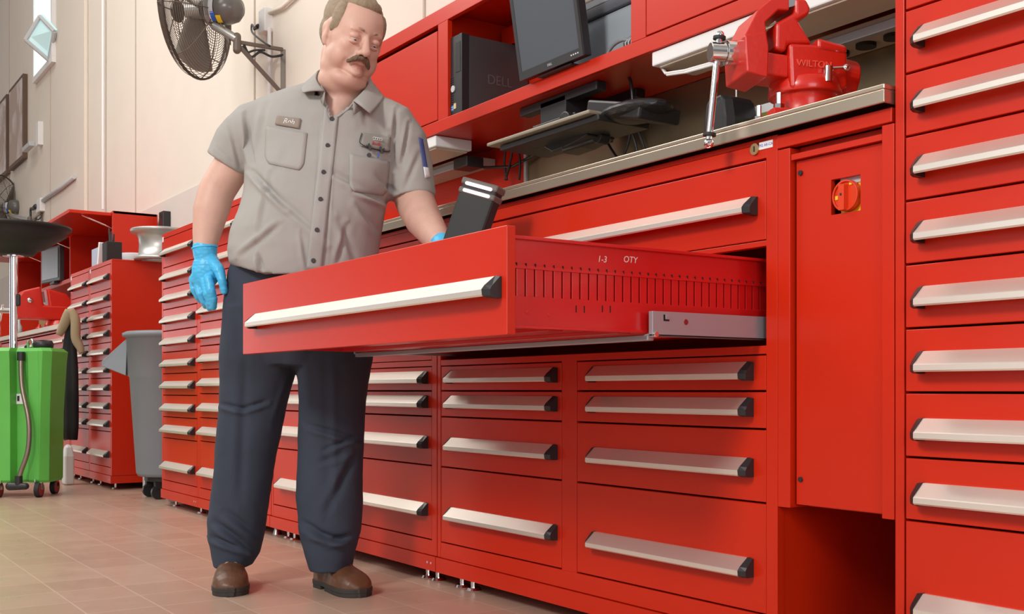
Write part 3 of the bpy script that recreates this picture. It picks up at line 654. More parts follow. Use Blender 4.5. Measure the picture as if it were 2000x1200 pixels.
# grey rubbish bin on a dolly
bx, by = -6.455, 1.98
t = thing('rubbish_bin', 'round grey plastic rubbish bin with a flared handle on a black dolly', 'bin', (bx, by, 0))
m = MB(); m.lathe([(0, .13), (.205, .13), (.215, .15), (.252, .70), (.262, .71), (.268, .93), (.29, .935), (.292, .955), (.27, .965), (.26, .95), (.24, .72), (.2, .16), (0, .16)], Matrix.Translation((bx, by, 0)), GRY, n=56); m.build('bin_body', t)
m = MB()
for s_ in (-1,):
    a = Vector((bx-.10, by-.235, .93)); b = Vector((bx-.20, by-.35, .78)); c_ = Vector((bx-.08, by-.25, .71))
    m.loft([[a+Vector((-.07, .05, 0)), b+Vector((-.02, .02, .015)), b+Vector((-.02, .02, -.015)), c_+Vector((-.07, .05, 0))], [a+Vector((.04, -.02, 0)), b+Vector((.06, -.03, .015)), b+Vector((.06, -.03, -.015)), c_+Vector((.04, -.02, 0))]], GRY, smooth=False)
m.build('bin_handle', t, bevel=.004)
m = MB(); m.cyl((bx, by, .10), (bx, by, .13), .17, BLK, n=32); m.build('dolly', t, bevel=.004)
for i in range(5):
    a_ = 2*PI*i/5-2.2; x, y = bx+.15*math.cos(a_), by+.15*math.sin(a_)
    m = MB(); m.cyl((x-.012, y, .04), (x+.012, y, .04), .04, BLK, n=24); m.box(x-.018, x+.018, y-.02, y+.02, .06, .10, BLKM); m.build('caster', t)
t = thing('blue_floor_tool', 'blue-handled pole lying on the floor behind the bin', 'pole', (-6.75, 2.2, 0))
m = MB(); m.cyl((-6.98, 2.1, .02), (-6.2, 2.1, .02), .014, BLUE, n=10); m.build('pole', t)
p = onZ_ = None
p = atd(282, 965, 6.7); MB().box(p.x-.04, p.x+.04, p.y, p.y+.08, 0, .11, LGRY).build('white_post_base', bevel=.004, label='pale grey block on the floor behind the bin dolly', cat='block')
# caster wheel peeking under the tall cabinet
m = MB(); m.lathe([(.022, -.012), (.036, -.014), (.04, 0), (.036, .014), (.022, .012), (.022, -.012)], frame((-6.10, 1.86, .042), (0, 1, 0), (0, 0, 1)), LGRY, n=32); m.cyl((-6.11, 1.86, .042), (-6.09, 1.86, .042), .022, BLKM); tag(m.build('spare_caster'), 'grey rimmed small wheel under the left corner of the tall cabinet beside the bin', 'wheel')
t = thing('white_jug', 'white plastic container on the floor between green tank and far cabinet', 'container', (-8.2, 1.66, 0))
p = atd(133, 928, 7.3); m = MB(); m.loft([[Vector((p.x+a*q*.5, p.y+b*q*.5, z*.95)) for a, b in ((-.1, -.06), (.1, -.06), (.1, .06), (-.1, .06))] for z, q in ((0.002, .96), (.02, 1), (.20, 1), (.26, .7), (.28, .4))], WHT, smooth=False); m.build('container_body', t, bevel=.01)
t.location = (p.x, p.y, 0)
bpy.data.objects['container_body'].matrix_parent_inverse = Matrix.Translation(-t.location)

# green oil drain tank
_g = atd(26, 700, 6.55); gx, gy = _g.x, _g.y   # centre of the tank
t = thing('oil_drain_tank', 'green plastic waste oil tank on casters with a black funnel on a pole', 'tank', (gx, gy, 0))
fc = onX(30, 963, gx+.0)
def T(u, wv, z): return Vector((gx, gy, 0))+RT*u+FW*wv+UP*z
def rr(hw, hd, ch): return [(-hw+ch, -hd), (.045, -hd), (.06, -hd+.06), (.125, -hd+.06), (.14, -hd+.03), (.20, -hd+.03), (.215, -hd), (hw-ch, -hd), (hw, -hd+ch), (hw, hd-ch), (hw-ch, hd), (-hw+ch, hd), (-hw, hd-ch), (-hw, -hd+ch)]
m = MB(); rings = []
for z, hw, hd in ((.085, .25, .13), (.10, .255, .14), (.50, .26, .14), (.80, .275, .15), (.855, .28, .155), (.875, .26, .135)):
    rings.append([T(u, v, z) for u, v in rr(hw, hd, .04)])
m.loft(rings, GREEN, smooth=False); m.build('tank_body', t, bevel=.012, seg=3)
m = MB(); m.lathe([(.0, 0), (.055, 0), (.06, .03), (.05, .05), (.0, .055)], Matrix.Translation(T(.19, -.03, .87)), BLK, n=20); m.build('filler_cap', t)
m = MB(); m.tube([T(.11, -.05, .87), T(.11, -.05, .92), T(.135, -.05, .93), T(.14, -.05, .88)], .008, CHROME); m.build('wire_bail', t)
m = MB(); P = smoothpts([T(.095, -.11, .83), T(.11, -.13, .65), T(.16, -.155, .45), T(.16, -.165, .28), T(.12, -.17, .15), T(.11, -.175, .09)]); m.tube(P, .014, mat('steel_hose', (.3, .24, .2), .35, metal=.8), n=10); m.build('drain_hose', t)
m = MB(); m.cap(T(.06, -.175, .07), T(.15, -.175, .07), .025, .02, BLK); m.cyl(T(.11, -.175, .06), T(.11, -.175, .13), .022, BLK); m.build('drain_valve', t); m = MB(); m.cyl(T(.095, -.11, .80), T(.095, -.11, .85), .022, BLK); m.build('hose_fitting', t)
m = MB(); q = T(-.02, -.165, .60); m.obox(T(.085, -.082, .575), RT*.06, FW*.012, UP*.06, PAPER); m.obox(T(.07, -.09, .578), RT*.012, FW*.004, UP*.03, BLKM); m.build('warning_label', t)
for u, v in ((.20, -.11), (-.03, -.13), (.20, .11), (-.20, .11)):
    q = T(u, v, .045); m = MB(); m.cyl(q-FW*.0-RT*.013, q+RT*.013, .045, BLKM, n=28); m.cyl(q-RT*.014, q+RT*.014, .036, mat('caster_red', (.35, .03, .03), .5), n=28)
    m.obox(q+UP*.03-RT*.018, RT*.004, FW*.03, UP*.06, CHROME); m.obox(q+UP*.03+RT*.018, RT*.004, FW*.03, UP*.06, CHROME); m.build('caster', t)
pu = -.012
m = MB(); pl = .0
m.cyl(T(pu, .03, .86), T(pu, .03, 1.44), .022, CHROME, n=24); m.cyl(T(pu, .03, 1.425), T(pu, .03, 1.44), .06, CHROME, n=24); m.build('pole', t)
m = MB(); m.cap(T(pu+.03, .03, 1.14), T(pu+.03, .03, 1.19), .012, .012, BLK); m.build('pole_clamp', t)
m = MB(); m.lathe([(.0, 1.435), (.115, 1.435), (.135, 1.46), (.175, 1.475), (.295, 1.555), (.298, 1.585), (.325, 1.59), (.325, 1.605), (.30, 1.605), (.16, 1.49), (0, 1.45)], Matrix.Translation(T(pu, .03, 0)), BLKM, n=56); m.build('funnel', t)

# jacket hanging from a far drawer handle
t = thing('jacket', 'black work jacket with tan collar hanging on the far drawer cabinet', 'jacket', (-8.05, 1.66, .25))
def jk(P, d): return [atd(x, y, d) for x, y in P]
m = MB(); rows = [(608, 131, 137), (640, 128, 143), (680, 122, 150), (720, 121, 153), (780, 121, 154), (830, 121, 154), (858, 122, 152)]
rings = []
for y, a, b in rows:
    c0 = (a+b)/2; hw = (b-a)/2; rings.append([atd(c0+hw*math.cos(2*PI*k_/16), y+(3*math.sin(k_*2.3) if y > 850 else 0), 7.40+.045*math.sin(2*PI*k_/16)*(1+.3*math.sin(k_*3))) for k_ in range(16)])
m.loft(rings, BLKM); m.build('jacket_body', t)
m = MB(); 
for P in ([(136, 606), (127, 630), (115, 655)], [(137, 606), (147, 625), (148, 660), (156, 678), (160, 690)]):
    pts = smoothpts([atd(x, y, 7.33) for x, y in P], 4); m.tube(pts, [.012+.022*math.sin(PI*(.25+.7*i/len(pts))) for i in range(len(pts))], TAN)
m.build('collar', t)

# small red vise on the far bench
t = thing('bench_vise', 'small red vise with round jaws on the far worktop above the hanging jacket', 'vise', (-8.75, 1.9, 1.112))
c0 = onY(115, 600, 1.85); x = c0.x; y = 1.85
m = MB(); m.cyl((x, y, 1.112), (x, y, 1.16), .09, VRED, r1=.07, n=28); m.build('swivel_base', t, bevel=.004)
m = MB(); m.loft([[Vector((x+sx*.07, y+a, z)) for a, z in ((-.30, 1.16), (-.34, 1.25), (-.27, 1.37), (-.14, 1.41), (-.12, 1.27), (.10, 1.27), (.12, 1.16))] for sx in (-1, 1)], VRED, smooth=False); m.build('vise_body', t, bevel=.015, seg=3)
m = MB(); m.loft([[Vector((x+sx*.065, y+a, z)) for a, z in ((-.08, 1.25), (-.10, 1.40), (.05, 1.36), (.12, 1.26))] for sx in (-1, 1)], VRED, smooth=False); m.build('rear_jaw', t, bevel=.015, seg=3)
m = MB(); m.cyl((x, y-.42, 1.22), (x, y-.33, 1.22), .02, CHROME); m.cyl((x-.08, y-.40, 1.15), (x+.04, y-.40, 1.26), .008, CHROME); m.build('screw_handle', t); m = MB(); m.ell((x+.073, y-.22, 1.30), .012, .02, .02, CHROME); m.build('side_bolt', t)
for px_, hh, lb in ((37, .15, 'slim clear bottle on the far worktop right of the funnel pole'), (77, .05, 'small cap on the far worktop by the red vise base'), (93, .07, 'small brass fitting on the far worktop under the red vise')):
    p = onY(px_, 640, 1.84); m = MB(); m.lathe([(0, 0), (.028, 0), (.028, hh*.5), (.012, hh*.7), (.012, hh), (0, hh)], Matrix.Translation((p.x, 1.84, 1.1125)), LGRY if px_ == 37 else VRED, n=16); tag(m.build('bottle' if px_ == 37 else 'small_fitting'), lb, 'bottle' if px_ == 37 else 'fitting')
# papers on the furthest cabinet
zf = .14+1.4*.86
tag(MB().box(-11.5, -11.08, 1.80, 2.3, zf+.001, zf+.035, PAPER).build('paper_stack', bevel=.006), 'white papers on top of the furthest red cabinet behind the funnel pole', 'papers')
p = onY(66, 590, 2.1); tag(MB().box(-10.98, -10.9, 2.1, 2.2, 1.113, 1.40, mat('cardboard', (.45, .3, .15), .8)).build('cardboard_box', bevel=.002), 'narrow brown cardboard box on the far worktop left of the red vise', 'box')
p = onY(-30, 470, 2.1)
t = thing('beacon', 'small dark-capped orange beacon on the far overhead cabinet', 'beacon', (onY(94, 485, 2.2).x, 2.2, 1.93))
b_ = onY(94, 485, 2.2); m = MB(); m.cyl((b_.x, 2.2, 1.931), (b_.x, 2.2, 1.955), .055, mat('orange_lens', (.85, .2, .03), .3), n=24); m.cyl((b_.x, 2.2, 1.955), (b_.x, 2.2, 1.97), .058, BLKM, n=24); m.build('lens', t)

# ------------------------------------------------------------------ wall fans
def fan(name, label, c, n_, R, base, arm0, full=True, post=.4):
    """c: disc centre, n_: direction from disc to motor, R: grille radius, base: arm foot on the wall"""
    c = Vector(c); n_ = Vector(n_).normalized(); t = thing(name, label, 'fan', base)
    x = n_.cross(UP).normalized(); M = frame(c, x, n_.cross(x) if False else UP-n_*n_.dot(UP))
    zdir = (M.to_3x3() @ Vector((0, 0, 1)))
    if zdir.dot(n_) < 0: M = frame(c, -x, UP-n_*n_.dot(UP))
    def L(r, a, z): return M @ Vector((r*math.cos(a), r*math.sin(a), z))
    N = 24
    for nm, sg in (('rear_grille', 1), ('front_grille', -1)):
        m = MB()
        for i in range(N):
            r = R*(.16+.84*i/(N-1)); z = sg*(.03+.085*(1-(r/R)**2.2)) if i < N-1 else 0
            m.tube([L(r, 2*PI*k_/56, z) for k_ in range(56)], .0018 if i < N-1 else .008, WIRE, n=4, closed=True)
        for k_ in range(8):
            a = 2*PI*k_/8+.2; m.tube([L(R*(.12+.88*j/8), a, sg*(.033+.085*(1-(.12+.88*j/8)**2.2)) if j < 8 else 0) for j in range(9)], .0032, WIRE, n=5)
        if sg < 0: m.cyl(L(0, 0, -.118), L(0, 0, -.108), R*.17, WIRE, n=24)
        m.build(nm, t)
    m = MB(); m.cyl(L(0, 0, -.05), L(0, 0, .04), .05, CAST, n=20); FB = mat('fan_blade', (.26, .235, .21), .45, metal=.3)
    for b in range(3):
        a0 = 2*PI*b/3+.5; g = []
        for j in range(7):
            r = R*(.12+.78*j/6); row = []
            for q in range(7):
                a = a0+(q/6-.5)*1.25*(1-.15*j/6); row.append(L(r, a, .035*(q/6-.5)*2*(1-.3*j/6)))
            g.append(row)
        vs = [[m.bm.verts.new(p) for p in row] for row in g]; i_ = m.mi(FB)
        for j in range(6):
            for q in range(6): f = m.bm.faces.new((vs[j][q], vs[j][q+1], vs[j+1][q+1], vs[j+1][q])); f.material_index = i_; f.smooth = True
    bl = m.build('blades', t); so = bl.modifiers.new('t', 'SOLIDIFY'); so.thickness = .003
    m = MB(); m.lathe([(0, .06), (.065, .07), (.078, .08), (.082, .12), (.082, .145)], M, BLK, n=32)
    m.lathe([(.082, .145), (.086, .15), (.086, .20), (.075, .245), (.045, .275), (0, .285)], M, mat('motor_grey', (.13, .12, .115), .28), n=32)
    mo = m.build('motor', t)
    m = MB()
    def patch(a0, a1, z0, z1, mt):
        i_ = m.mi(mt); K = 6; V = [[m.bm.verts.new(L(.0835+.004*(z > .148), a0+(a1-a0)*k_/K, z)) for k_ in range(K+1)] for z in (z0, z1)]
        for k_ in range(K): f = m.bm.faces.new((V[0][k_], V[0][k_+1], V[1][k_+1], V[1][k_])); f.material_index = i_
    # label turned toward the room side below the motor
    tocam = (Vector((0, 0, CH))-c).normalized(); lc = M.to_3x3().inverted() @ tocam; a_ = math.atan2(lc.y, lc.x)
    sgn = 1 if (M.to_3x3() @ Vector((-math.sin(a_), math.cos(a_), 0))).z < 0 else -1
    lo = lambda d: a_+sgn*d
    patch(lo(-.75), lo(.35), .085, .14, LGRY); patch(lo(.1), lo(.8), .12, .145, BLUE); patch(lo(.35), lo(.95), .15, .18, YEL); patch(lo(.35), lo(.9), .085, .12, WHT)
    m.build('motor_label', mo)
    # bracket and arm
    base = Vector(base); arm0 = Vector(arm0); hub = c+n_*.11
    m = MB(); m.cyl(hub-UP*.09, arm0+UP*.015, .024, CAST, n=16); m.cap(arm0-UP*.045, arm0+UP*.03, .022, .022, WIRE); m.obox((hub-UP*.09+arm0)/2, (arm0-hub)*.4, FW*.04, UP*.05, WIRE); m.build('swivel_clamp', t)
    m = MB(); up_ = base+UP*post
    m.obox(base+UP*(post/2), RT*.028, FW*.012, UP*post, WIRE); m.obox((arm0+up_)/2, up_-arm0, FW.cross(up_-arm0).normalized()*.02, FW*.02, WIRE)
    m.obox((arm0+base-UP*.02)/2, base-arm0, FW.cross(base-arm0).normalized()*.024, FW*.02, WIRE)
    m.build('wall_bracket', t, bevel=.002)
    m = MB(); P = smoothpts([arm0.lerp(up_, .15)-UP*.01, arm0.lerp(up_, .3)-UP*.07, arm0.lerp(up_, .5)-UP*.035, arm0.lerp(up_, .75)-UP*.05, up_-UP*.03]); m.tube(P, .007, BLK); P2 = smoothpts([arm0.lerp(up_, .12)-UP*.015, arm0.lerp(up_, .2)-UP*.05, arm0.lerp(up_, .38)-UP*.03, arm0.lerp(up_, .6)-UP*.02]); m.tube(P2, .006, BLK); m.build('power_cord', t)
    return t
up1 = onY(553, 97, YW-.01); fb = Vector((up1.x, up1.y, onY(553, 182, YW-.01).z)); ar = onX(463, 82, up1.x)
dc = atd(383, 20, 6.20)
FANN = RT*.97-FW*.20-UP*.03
fan('wall_fan', 'large wall fan with round wire grille high on the wall behind the man', dc, FANN, .375, fb, ar, post=up1.z-fb.z)
# lead to outlet
oc = onY(520, 42, YW-.02)
t = thing('wall_outlet', 'white outlet box on the wall right of the large fan, below a diagonal pipe', 'outlet', tuple(oc))
MB().obox(oc, Vector((.10, 0, 0)), Vector((0, .06, 0)), Vector((0, 0, .14)), WHT).build('outlet_box', t, bevel=.006)
m = MB(); m.cap(oc+Vector((-.05, -.03, -.02)), oc+Vector((-.11, -.03, -.02)), .015, .009, BLK); P = smoothpts([oc+Vector((-.11, -.03, -.02)), onY(492, 48, YW-.03), onY(492, 62, YW-.05), onY(505, 75, YW-.1), onY(527, 90, YW-.15)]); m.tube(P, .006, BLK); m.build('plug_and_lead', t)
m = MB(); m.tube([oc+Vector((.03, 0, .04)), onY(552, 14, YW-.02), onY(580, -12, YW-.02)], .012, WALL); m.cyl(oc+Vector((.05, 0, -.05)), Vector((oc.x+.05, YW-.02, 2.2)), .012, WHT, n=8); m.build('conduit', t)
# second fan behind the funnel
d2 = atd(2, 405, 13.0)
wf2 = onY(82, 470, YW-.01); 
fan('wall_fan', 'distant wall fan, its motor showing just above the black funnel', d2, FANN, .375, wf2, onX(58, 432, wf2.x), post=.30)
oc = onY(80, 402, YW-.02)
t = thing('wall_outlet', 'distant white outlet box with a black plug above the funnel', 'outlet', tuple(oc))
MB().obox(oc, Vector((.2, 0, 0)), Vector((0, .06, 0)), Vector((0, 0, .14)), WHT).build('outlet_box', t, bevel=.006)
m = MB(); m.cap(oc+Vector((-.1, -.03, 0)), oc+Vector((-.3, -.03, 0)), .03, .015, BLK); P = smoothpts([oc+Vector((-.3, -.03, .0)), onY(60, 408, YW-.03), onY(60, 425, YW-.03), onY(62, 440, YW-.03)]); m.tube(P, .012, BLK); m.build('plug_and_lead', t)
m = MB(); m.tube([oc+Vector((.06, 0, .04)), onY(120, 367, YW-.02), onY(145, 346, YW-.02)], .02, LGRY); m.build('conduit', t)
for (px_, py_), lb in (((78, 262), 'small camera bracket on the cream wall below the window'), ((812, -40), '')):
    if lb:
        q = onY(px_, py_, YW-.02); m = MB(); m.obox(q, Vector((.12, 0, 0)), Vector((0, .06, 0)), Vector((0, 0, .25)), WHT); m.obox(q+Vector((-.35, -.05, -.08)), Vector((.4, 0, .0)), Vector((0, .06, 0)), Vector((0, 0, .05)), LGRY, ); tag(m.build('wall_bracket', bevel=.005), lb, 'bracket')
t = thing('wall_outlet', 'small black-faced socket box on the wall right of the far red end panel', 'outlet', tuple(onY(322, 432, YW-.03)))
q = onY(322, 430, YW-.04); m = MB(); m.obox(q, Vector((.10, 0, 0)), Vector((0, .06, 0)), Vector((0, 0, .12)), BLK); m.build('outlet_box', t, bevel=.006)
# framed pictures
def art_mat():
    m = bpy.data.materials.new('abstract_picture'); m.use_nodes = True; n = m.node_tree; b = n.nodes['Principled BSDF']; b.inputs['Roughness'].default_value = .25
    co = n.nodes.new('ShaderNodeTexCoord'); nz = n.nodes.new('ShaderNodeTexNoise'); nz.inputs['Scale'].default_value = 1.6; nz.inputs['Detail'].default_value = 4; nz.inputs['Distortion'].default_value = 1.5
    r = n.nodes.new('ShaderNodeValToRGB'); r.color_ramp.elements[0].position = .45; r.color_ramp.elements[0].color = (.50, .38, .34, 1); r.color_ramp.elements[1].position = .68; r.color_ramp.elements[1].color = (.85, .80, .82, 1)
    n.links.new(co.outputs['Object'], nz.inputs[0]); n.links.new(nz.outputs['Fac'], r.inputs[0]); n.links.new(r.outputs[0], b.inputs['Base Color']); return m
ART = art_mat(); FRM = mat('picture_frame_brown', (.12, .07, .045), .5)
for lb, a, b, z0_, z1_ in (('tall framed blurry grey-pink picture on the cream wall, the one nearer the window', onY(26, 200, YW).x, onY(54, 200, YW).x, 3.26, 4.22), ('tall framed grey-pink picture at the left edge of the photo', onY(-15, 200, YW).x, onY(21, 200, YW).x, 3.26, 4.22)):
    t = thing('framed_picture', lb, 'picture', ((a+b)/2, YW-.03, z0_))
    MB().box(a, b, YW-.05, YW-.001, z0_, z1_, FRM).build('frame', t, bevel=.004)
    MB().box(a+.04, b-.04, YW-.052, YW-.049, z0_+.04, z1_-.04, ART).build('picture_print', t)

# ================================================================== the man
PER = thing('person', 'person in grey work shirt and blue gloves looking down and reaching into the open drawer', 'person', tuple(atd(560, 1150, 3.45)*1.0)); PER.location.z = 0
def ring(y, xl, xr, b, d, n=28, zf=None, tilt=0, p=2.0):
    """horizontal cross-section; y, xl, xr are where the outline shows, b its half depth, d its distance"""
    sc_ = d/CF; a = (xr-xl)/2*sc_; c_ = ((xl+xr)/2-1000)*sc_; z = CH+(HZ-y)*sc_; out = []
    for k_ in range(n):
        t_ = 2*PI*k_/n; ct, st = math.cos(t_), math.sin(t_)
        x = math.copysign(abs(ct)**(2/p), ct); yy = math.copysign(abs(st)**(2/p), st)
        u = c_+a*x; dd = d+b*yy; zz = z+(zf(ct, st) if zf else 0)+tilt*yy
        out.append(FW*dd+RT*u+UP*zz)
    return out
def PD(px, py, d): return atd(px, py, d)
def mm(px, d=3.42): return px*d/CF
# ---- body: head, neck, torso, arms and hands in one surface
HD = 3.34
yaw, pitch, roll = math.radians(32), math.radians(20), math.radians(9)
Rl = Matrix.Rotation(yaw, 3, 'Z') @ Matrix.Rotation(pitch, 3, 'X') @ Matrix.Rotation(-roll*-1, 3, 'Y')
CAMB = Matrix((RT, FW, UP)).transposed()            # columns: right, away, up
HC = atd(690, 80, HD); HS = 1.07
HM = (Matrix.Translation(HC) @ (CAMB @ Rl).to_4x4() @ Matrix.Scale(HS, 4))
H3 = HM.to_3x3()
def hp(x, y, z): return HM @ Vector((x, -y, z))      # y forward out of the face
def hell(m, c_, r, mt=SKIN, rot=None, sub=4):
    q = bmesh.ops.create_icosphere(m.bm, subdivisions=sub, radius=1)['verts']
    for v in q:
        p_ = Vector((v.co.x*r[0], v.co.y*r[1], v.co.z*r[2]))
        if rot is not None: p_ = rot @ p_
        v.co = hp(c_[0]+p_.x, c_[1]-p_.y, c_[2]+p_.z)
    m._set(q, mt)
body = MB()
hell(body, (0, -.018, .040), (.078, .099, .084))
hell(body, (0, .030, .028), (.066, .060, .068))
hell(body, (0, .022, -.030), (.067, .062, .062))
for s_ in (-1, 1):
    hell(body, (s_*.040, .020, -.050), (.036, .050, .045)); hell(body, (s_*.036, .052, -.018), (.026, .026, .026))
    hell(body, (s_*.028, .077, .028), (.024, .012, .009)); hell(body, (s_*.014, .095, -.030), (.0095, .011, .009))
    hell(body, (s_*.030, .070, .0095), (.0155, .0150, .0140))
    hell(body, (s_*.040, .0, -.080), (.034, .048, .036))
    hell(body, (s_*.081, -.012, -.002), (.009, .019, .034), rot=Matrix.Rotation(s_*.25, 3, 'Z')); hell(body, (s_*.083, -.018, .012), (.009, .016, .02)); hell(body, (s_*.080, -.004, -.028), (.007, .009, .012))
hell(body, (0, .060, -.080), (.030, .028, .024)); hell(body, (0, .078, -.084), (.021, .018, .016))
hell(body, (0, .028, -.108), (.060, .055, .034)); hell(body, (0, .0, -.12), (.070, .062, .05)); hell(body, (0, .005, -.06), (.074, .06, .06)); hell(body, (0, .012, -.005), (.074, .062, .06))
hell(body, (0, .060, -.048), (.036, .030, .024))
body.cap(hp(0, .084, .018), hp(0, .104, -.018), .0085*HS, .0125*HS, SKIN); hell(body, (0, .108, -.024), (.0145, .0135, .012))
hell(body, (0, .083, -.058), (.022, .009, .005)); hell(body, (0, .080, -.067), (.019, .009, .0055))
# neck and torso
body.cap(hp(0, -.035, -.05), PD(672, 205, 3.43), .070, .080, SKIN); body.cap(hp(0, .0, -.10), PD(668, 195, 3.40), .06, .06, SKIN)
TD = 3.43
tor = [(190, 590, 715, .08), (225, 540, 735, .10), (290, 505, 748, .125), (380, 490, 745, .145), (460, 470, 728, .155), (540, 470, 720, .14), (620, 470, 715, .12)]
body.loft([ring(y, a, b, c_, TD+.01) for y, a, b, c_ in tor], SKIN); body.cap(PD(672, 185, 3.385), PD(652, 236, 3.372), .058, .050, SKIN)
# right arm (left in the photo), hanging, in a glove
RA = [(PD(535, 240, 3.44), .055), (PD(468, 300, 3.45), .058), (PD(424, 372, 3.45), .056), (PD(412, 412, 3.44), .055), (PD(404, 455, 3.43), .044), (PD(400, 482, 3.42), .036), (PD(401, 500, 3.42), .033)]
body.chain([p for p, r in RA], [r for p, r in RA], SKIN)
# left arm (right in the photo), forearm down into the drawer
LA = [(PD(725, 245, 3.43), .055), (PD(785, 330, 3.44), .056), (PD(812, 398, 3.43), .062), (PD(826, 428, 3.33), .056), (PD(850, 462, 3.20), .042), (PD(866, 484, 3.12), .033), (PD(872, 494, 3.09), .031)]
body.chain([p for p, r in LA], [r for p, r in LA], SKIN)
def hand_r(m, mt, g=0.0):
    m.ell(PD(401, 500, 3.42), .031+g, .027+g, .03+g, mt)
    M_ = CAMB @ Matrix.Rotation(.10, 3, 'Y')
    m.ell(PD(403, 528, 3.41), .043+g, .027+g, .058+g, mt, M=M_, sub=4); m.ell(PD(395, 545, 3.42), .036+g, .026+g, .03+g, mt, M=M_)
    F = [[(408, 546, 3.385), (412, 568, 3.375), (417, 586, 3.385), (416, 600, 3.40)],
         [(399, 550, 3.395), (405, 574, 3.385), (411, 591, 3.395), (410, 601, 3.415)],
         [(386, 550, 3.415), (391, 573, 3.405), (399, 589, 3.415), (402, 597, 3.435)],
         [(377, 545, 3.435), (379, 565, 3.43), (386, 579, 3.44), (391, 586, 3.455)]]
    R_ = [[.0125, .0115, .0105, .0095], [.0125, .012, .0108, .0098], [.012, .011, .010, .009], [.011, .010, .009, .0085]]
    for P, r in zip(F, R_): m.chain([PD(*p) for p in P], [q+g for q in r], mt)
    m.chain([PD(416, 515, 3.40), PD(428, 528, 3.38), PD(434, 549, 3.37), PD(438, 569, 3.375)], [.019+g, .0150+g, .0115+g, .0090+g], mt)
def hand_l(m, mt, g=0.0):
    w_ = PD(872, 494, 3.09); k_ = PD(890, 514, 3.087)
    m.cap(w_, k_, .029+g, .030+g, mt); m.ell(k_+RT*.012-UP*.02, .044+g, .024+g, .042+g, mt, M=CAMB.copy(), sub=3)
    for i in range(4):
        s0 = k_+RT*.035+UP*(.012-.021*i); L_ = (.0, .006, .003, -.008)[i]; o_ = RT*(.005*i-.012)
        m.chain([s0, k_+o_+RT*.082-FW*.035+UP*(.014-.021*i), k_+o_+RT*.078-FW*.088+UP*(.016-.020*i), k_+o_+RT*(.045-L_)-FW*.095+UP*(.016-.020*i)], [.0125+g, .0115+g, .0105+g, .0095+g], mt)
    m.chain([w_-RT*.015, k_-RT*.058-FW*.015+UP*.02, k_-RT*.066-FW*.065+UP*.022, k_-RT*.042-FW*.092+UP*.026], [.019+g, .016+g, .013+g, .0105+g], mt)
hand_r(body, SKIN); hand_l(body, SKIN)
# legs inside the trousers
for P in ([(520, 560, 3.46), (490, 820, 3.49), (458, 1060, 3.53)], [(660, 560, 3.46), (650, 820, 3.46), (644, 1060, 3.46)]): body.chain([PD(*p) for p in P], [.075, .05, .04], SKIN)
BODY = remesh(body, 'body', .0038, 3, [SKIN, LIP], PER)
inv = HM.inverted(); me = BODY.data
bm_ = bmesh.new(); bm_.from_mesh(me); vs_ = []
for v in bm_.verts:
    l = inv @ v.co
    if l.length < .17 and not (-l.y > .088 and l.z < .02 and l.z > -.045 and abs(l.x) < .03): vs_.append(v)
av_ = [v for v in bm_.verts if CH+.0 < v.co.z and (inv @ v.co).length > .2 and proj(v.co)[1] < 488]
for _ in range(6): bmesh.ops.smooth_vert(bm_, verts=av_, factor=.5, use_axis_x=True, use_axis_y=True, use_axis_z=True)
for _ in range(17): bmesh.ops.smooth_vert(bm_, verts=vs_, factor=.5, use_axis_x=True, use_axis_y=True, use_axis_z=True)
bm_.to_mesh(me); bm_.free(); me.update()
co = np.empty(len(me.vertices)*3); me.vertices.foreach_get('co', co); co = co.reshape(-1, 3)
no = np.empty(len(me.vertices)*3); me.vertices.foreach_get('normal', no); no = no.reshape(-1, 3)
Mi = np.array(inv); L_ = co @ Mi[:3, :3].T+Mi[:3, 3]; L_[:, 1] *= -1
dz = np.zeros(len(co))
def G(cx, cy, cz, sx, sy, sz): return np.exp(-((L_[:, 0]-cx)/sx)**2-((L_[:, 1]-cy)/sy)**2-((L_[:, 2]-cz)/sz)**2)
front = (L_[:, 1] > .03) & (np.abs(L_[:, 0]) < .09) & (np.abs(L_[:, 2]) < .14)
for s_ in (-1, 1):
    dz -= .0035*G(s_*.017, .08, .012, .008, .03, .012)                      # inner eye corner
    dz -= .0016*G(s_*.040, .06, .0, .012, .03, .0030)*1.0                    # under the eye
    dz -= .0020*G(s_*.030, .08, .0215, .016, .03, .0030)                      # lid crease
    for q in np.linspace(0, 1, 7): dz -= .0012*G(s_*(.018+.020*q), .08, -.028-.034*q, .0045, .05, .006)   # cheek fold
    dz -= .0035*G(s_*.0085, .105, -.036, .0045, .02, .003)
    dz -= .004*G(s_*.088, -.008, .002, .006, .008, .014)
dz -= .0050*G(0, .09, -.0625, .022, .03, .0026)
dz -= .0022*G(0, .08, -.0765, .018, .03, .0035)
for q in np.linspace(-1, 1, 9): dz -= .0050*G(q*.036, .06-.02*abs(q), -.098+.012*abs(q), .010, .04, .0035)   # chin crease
co2 = co+no*dz[:, None]*HS
me.vertices.foreach_set('co', co2.reshape(-1)); me.update()
cen = np.array([list(p.center) for p in me.polygons]) if False else None
Lc = L_
lipv = ((np.abs(Lc[:, 0]) < .020) & (Lc[:, 1] > .07) & (Lc[:, 2] < -.0555) & (Lc[:, 2] > -.0725))
for p in me.polygons:
    if all(lipv[i] for i in p.vertices): p.material_index = 1
# eyes
for s_ in (-1, 1):
    m = MB(); ec = hp(s_*.030, .0745, .0065); m.ell(ec, .0122, .0122, .0122, mat('eye_white', (.62, .55, .52), .2), sub=4)
    fd = (hp(s_*.030+.006, .20, -.11)-ec).normalized(); m.ell(ec+fd*.0078, .0056, .0056, .0056, mat('iris', (.035, .045, .06), .15), sub=3); m.build('eye', BODY, smooth=True)
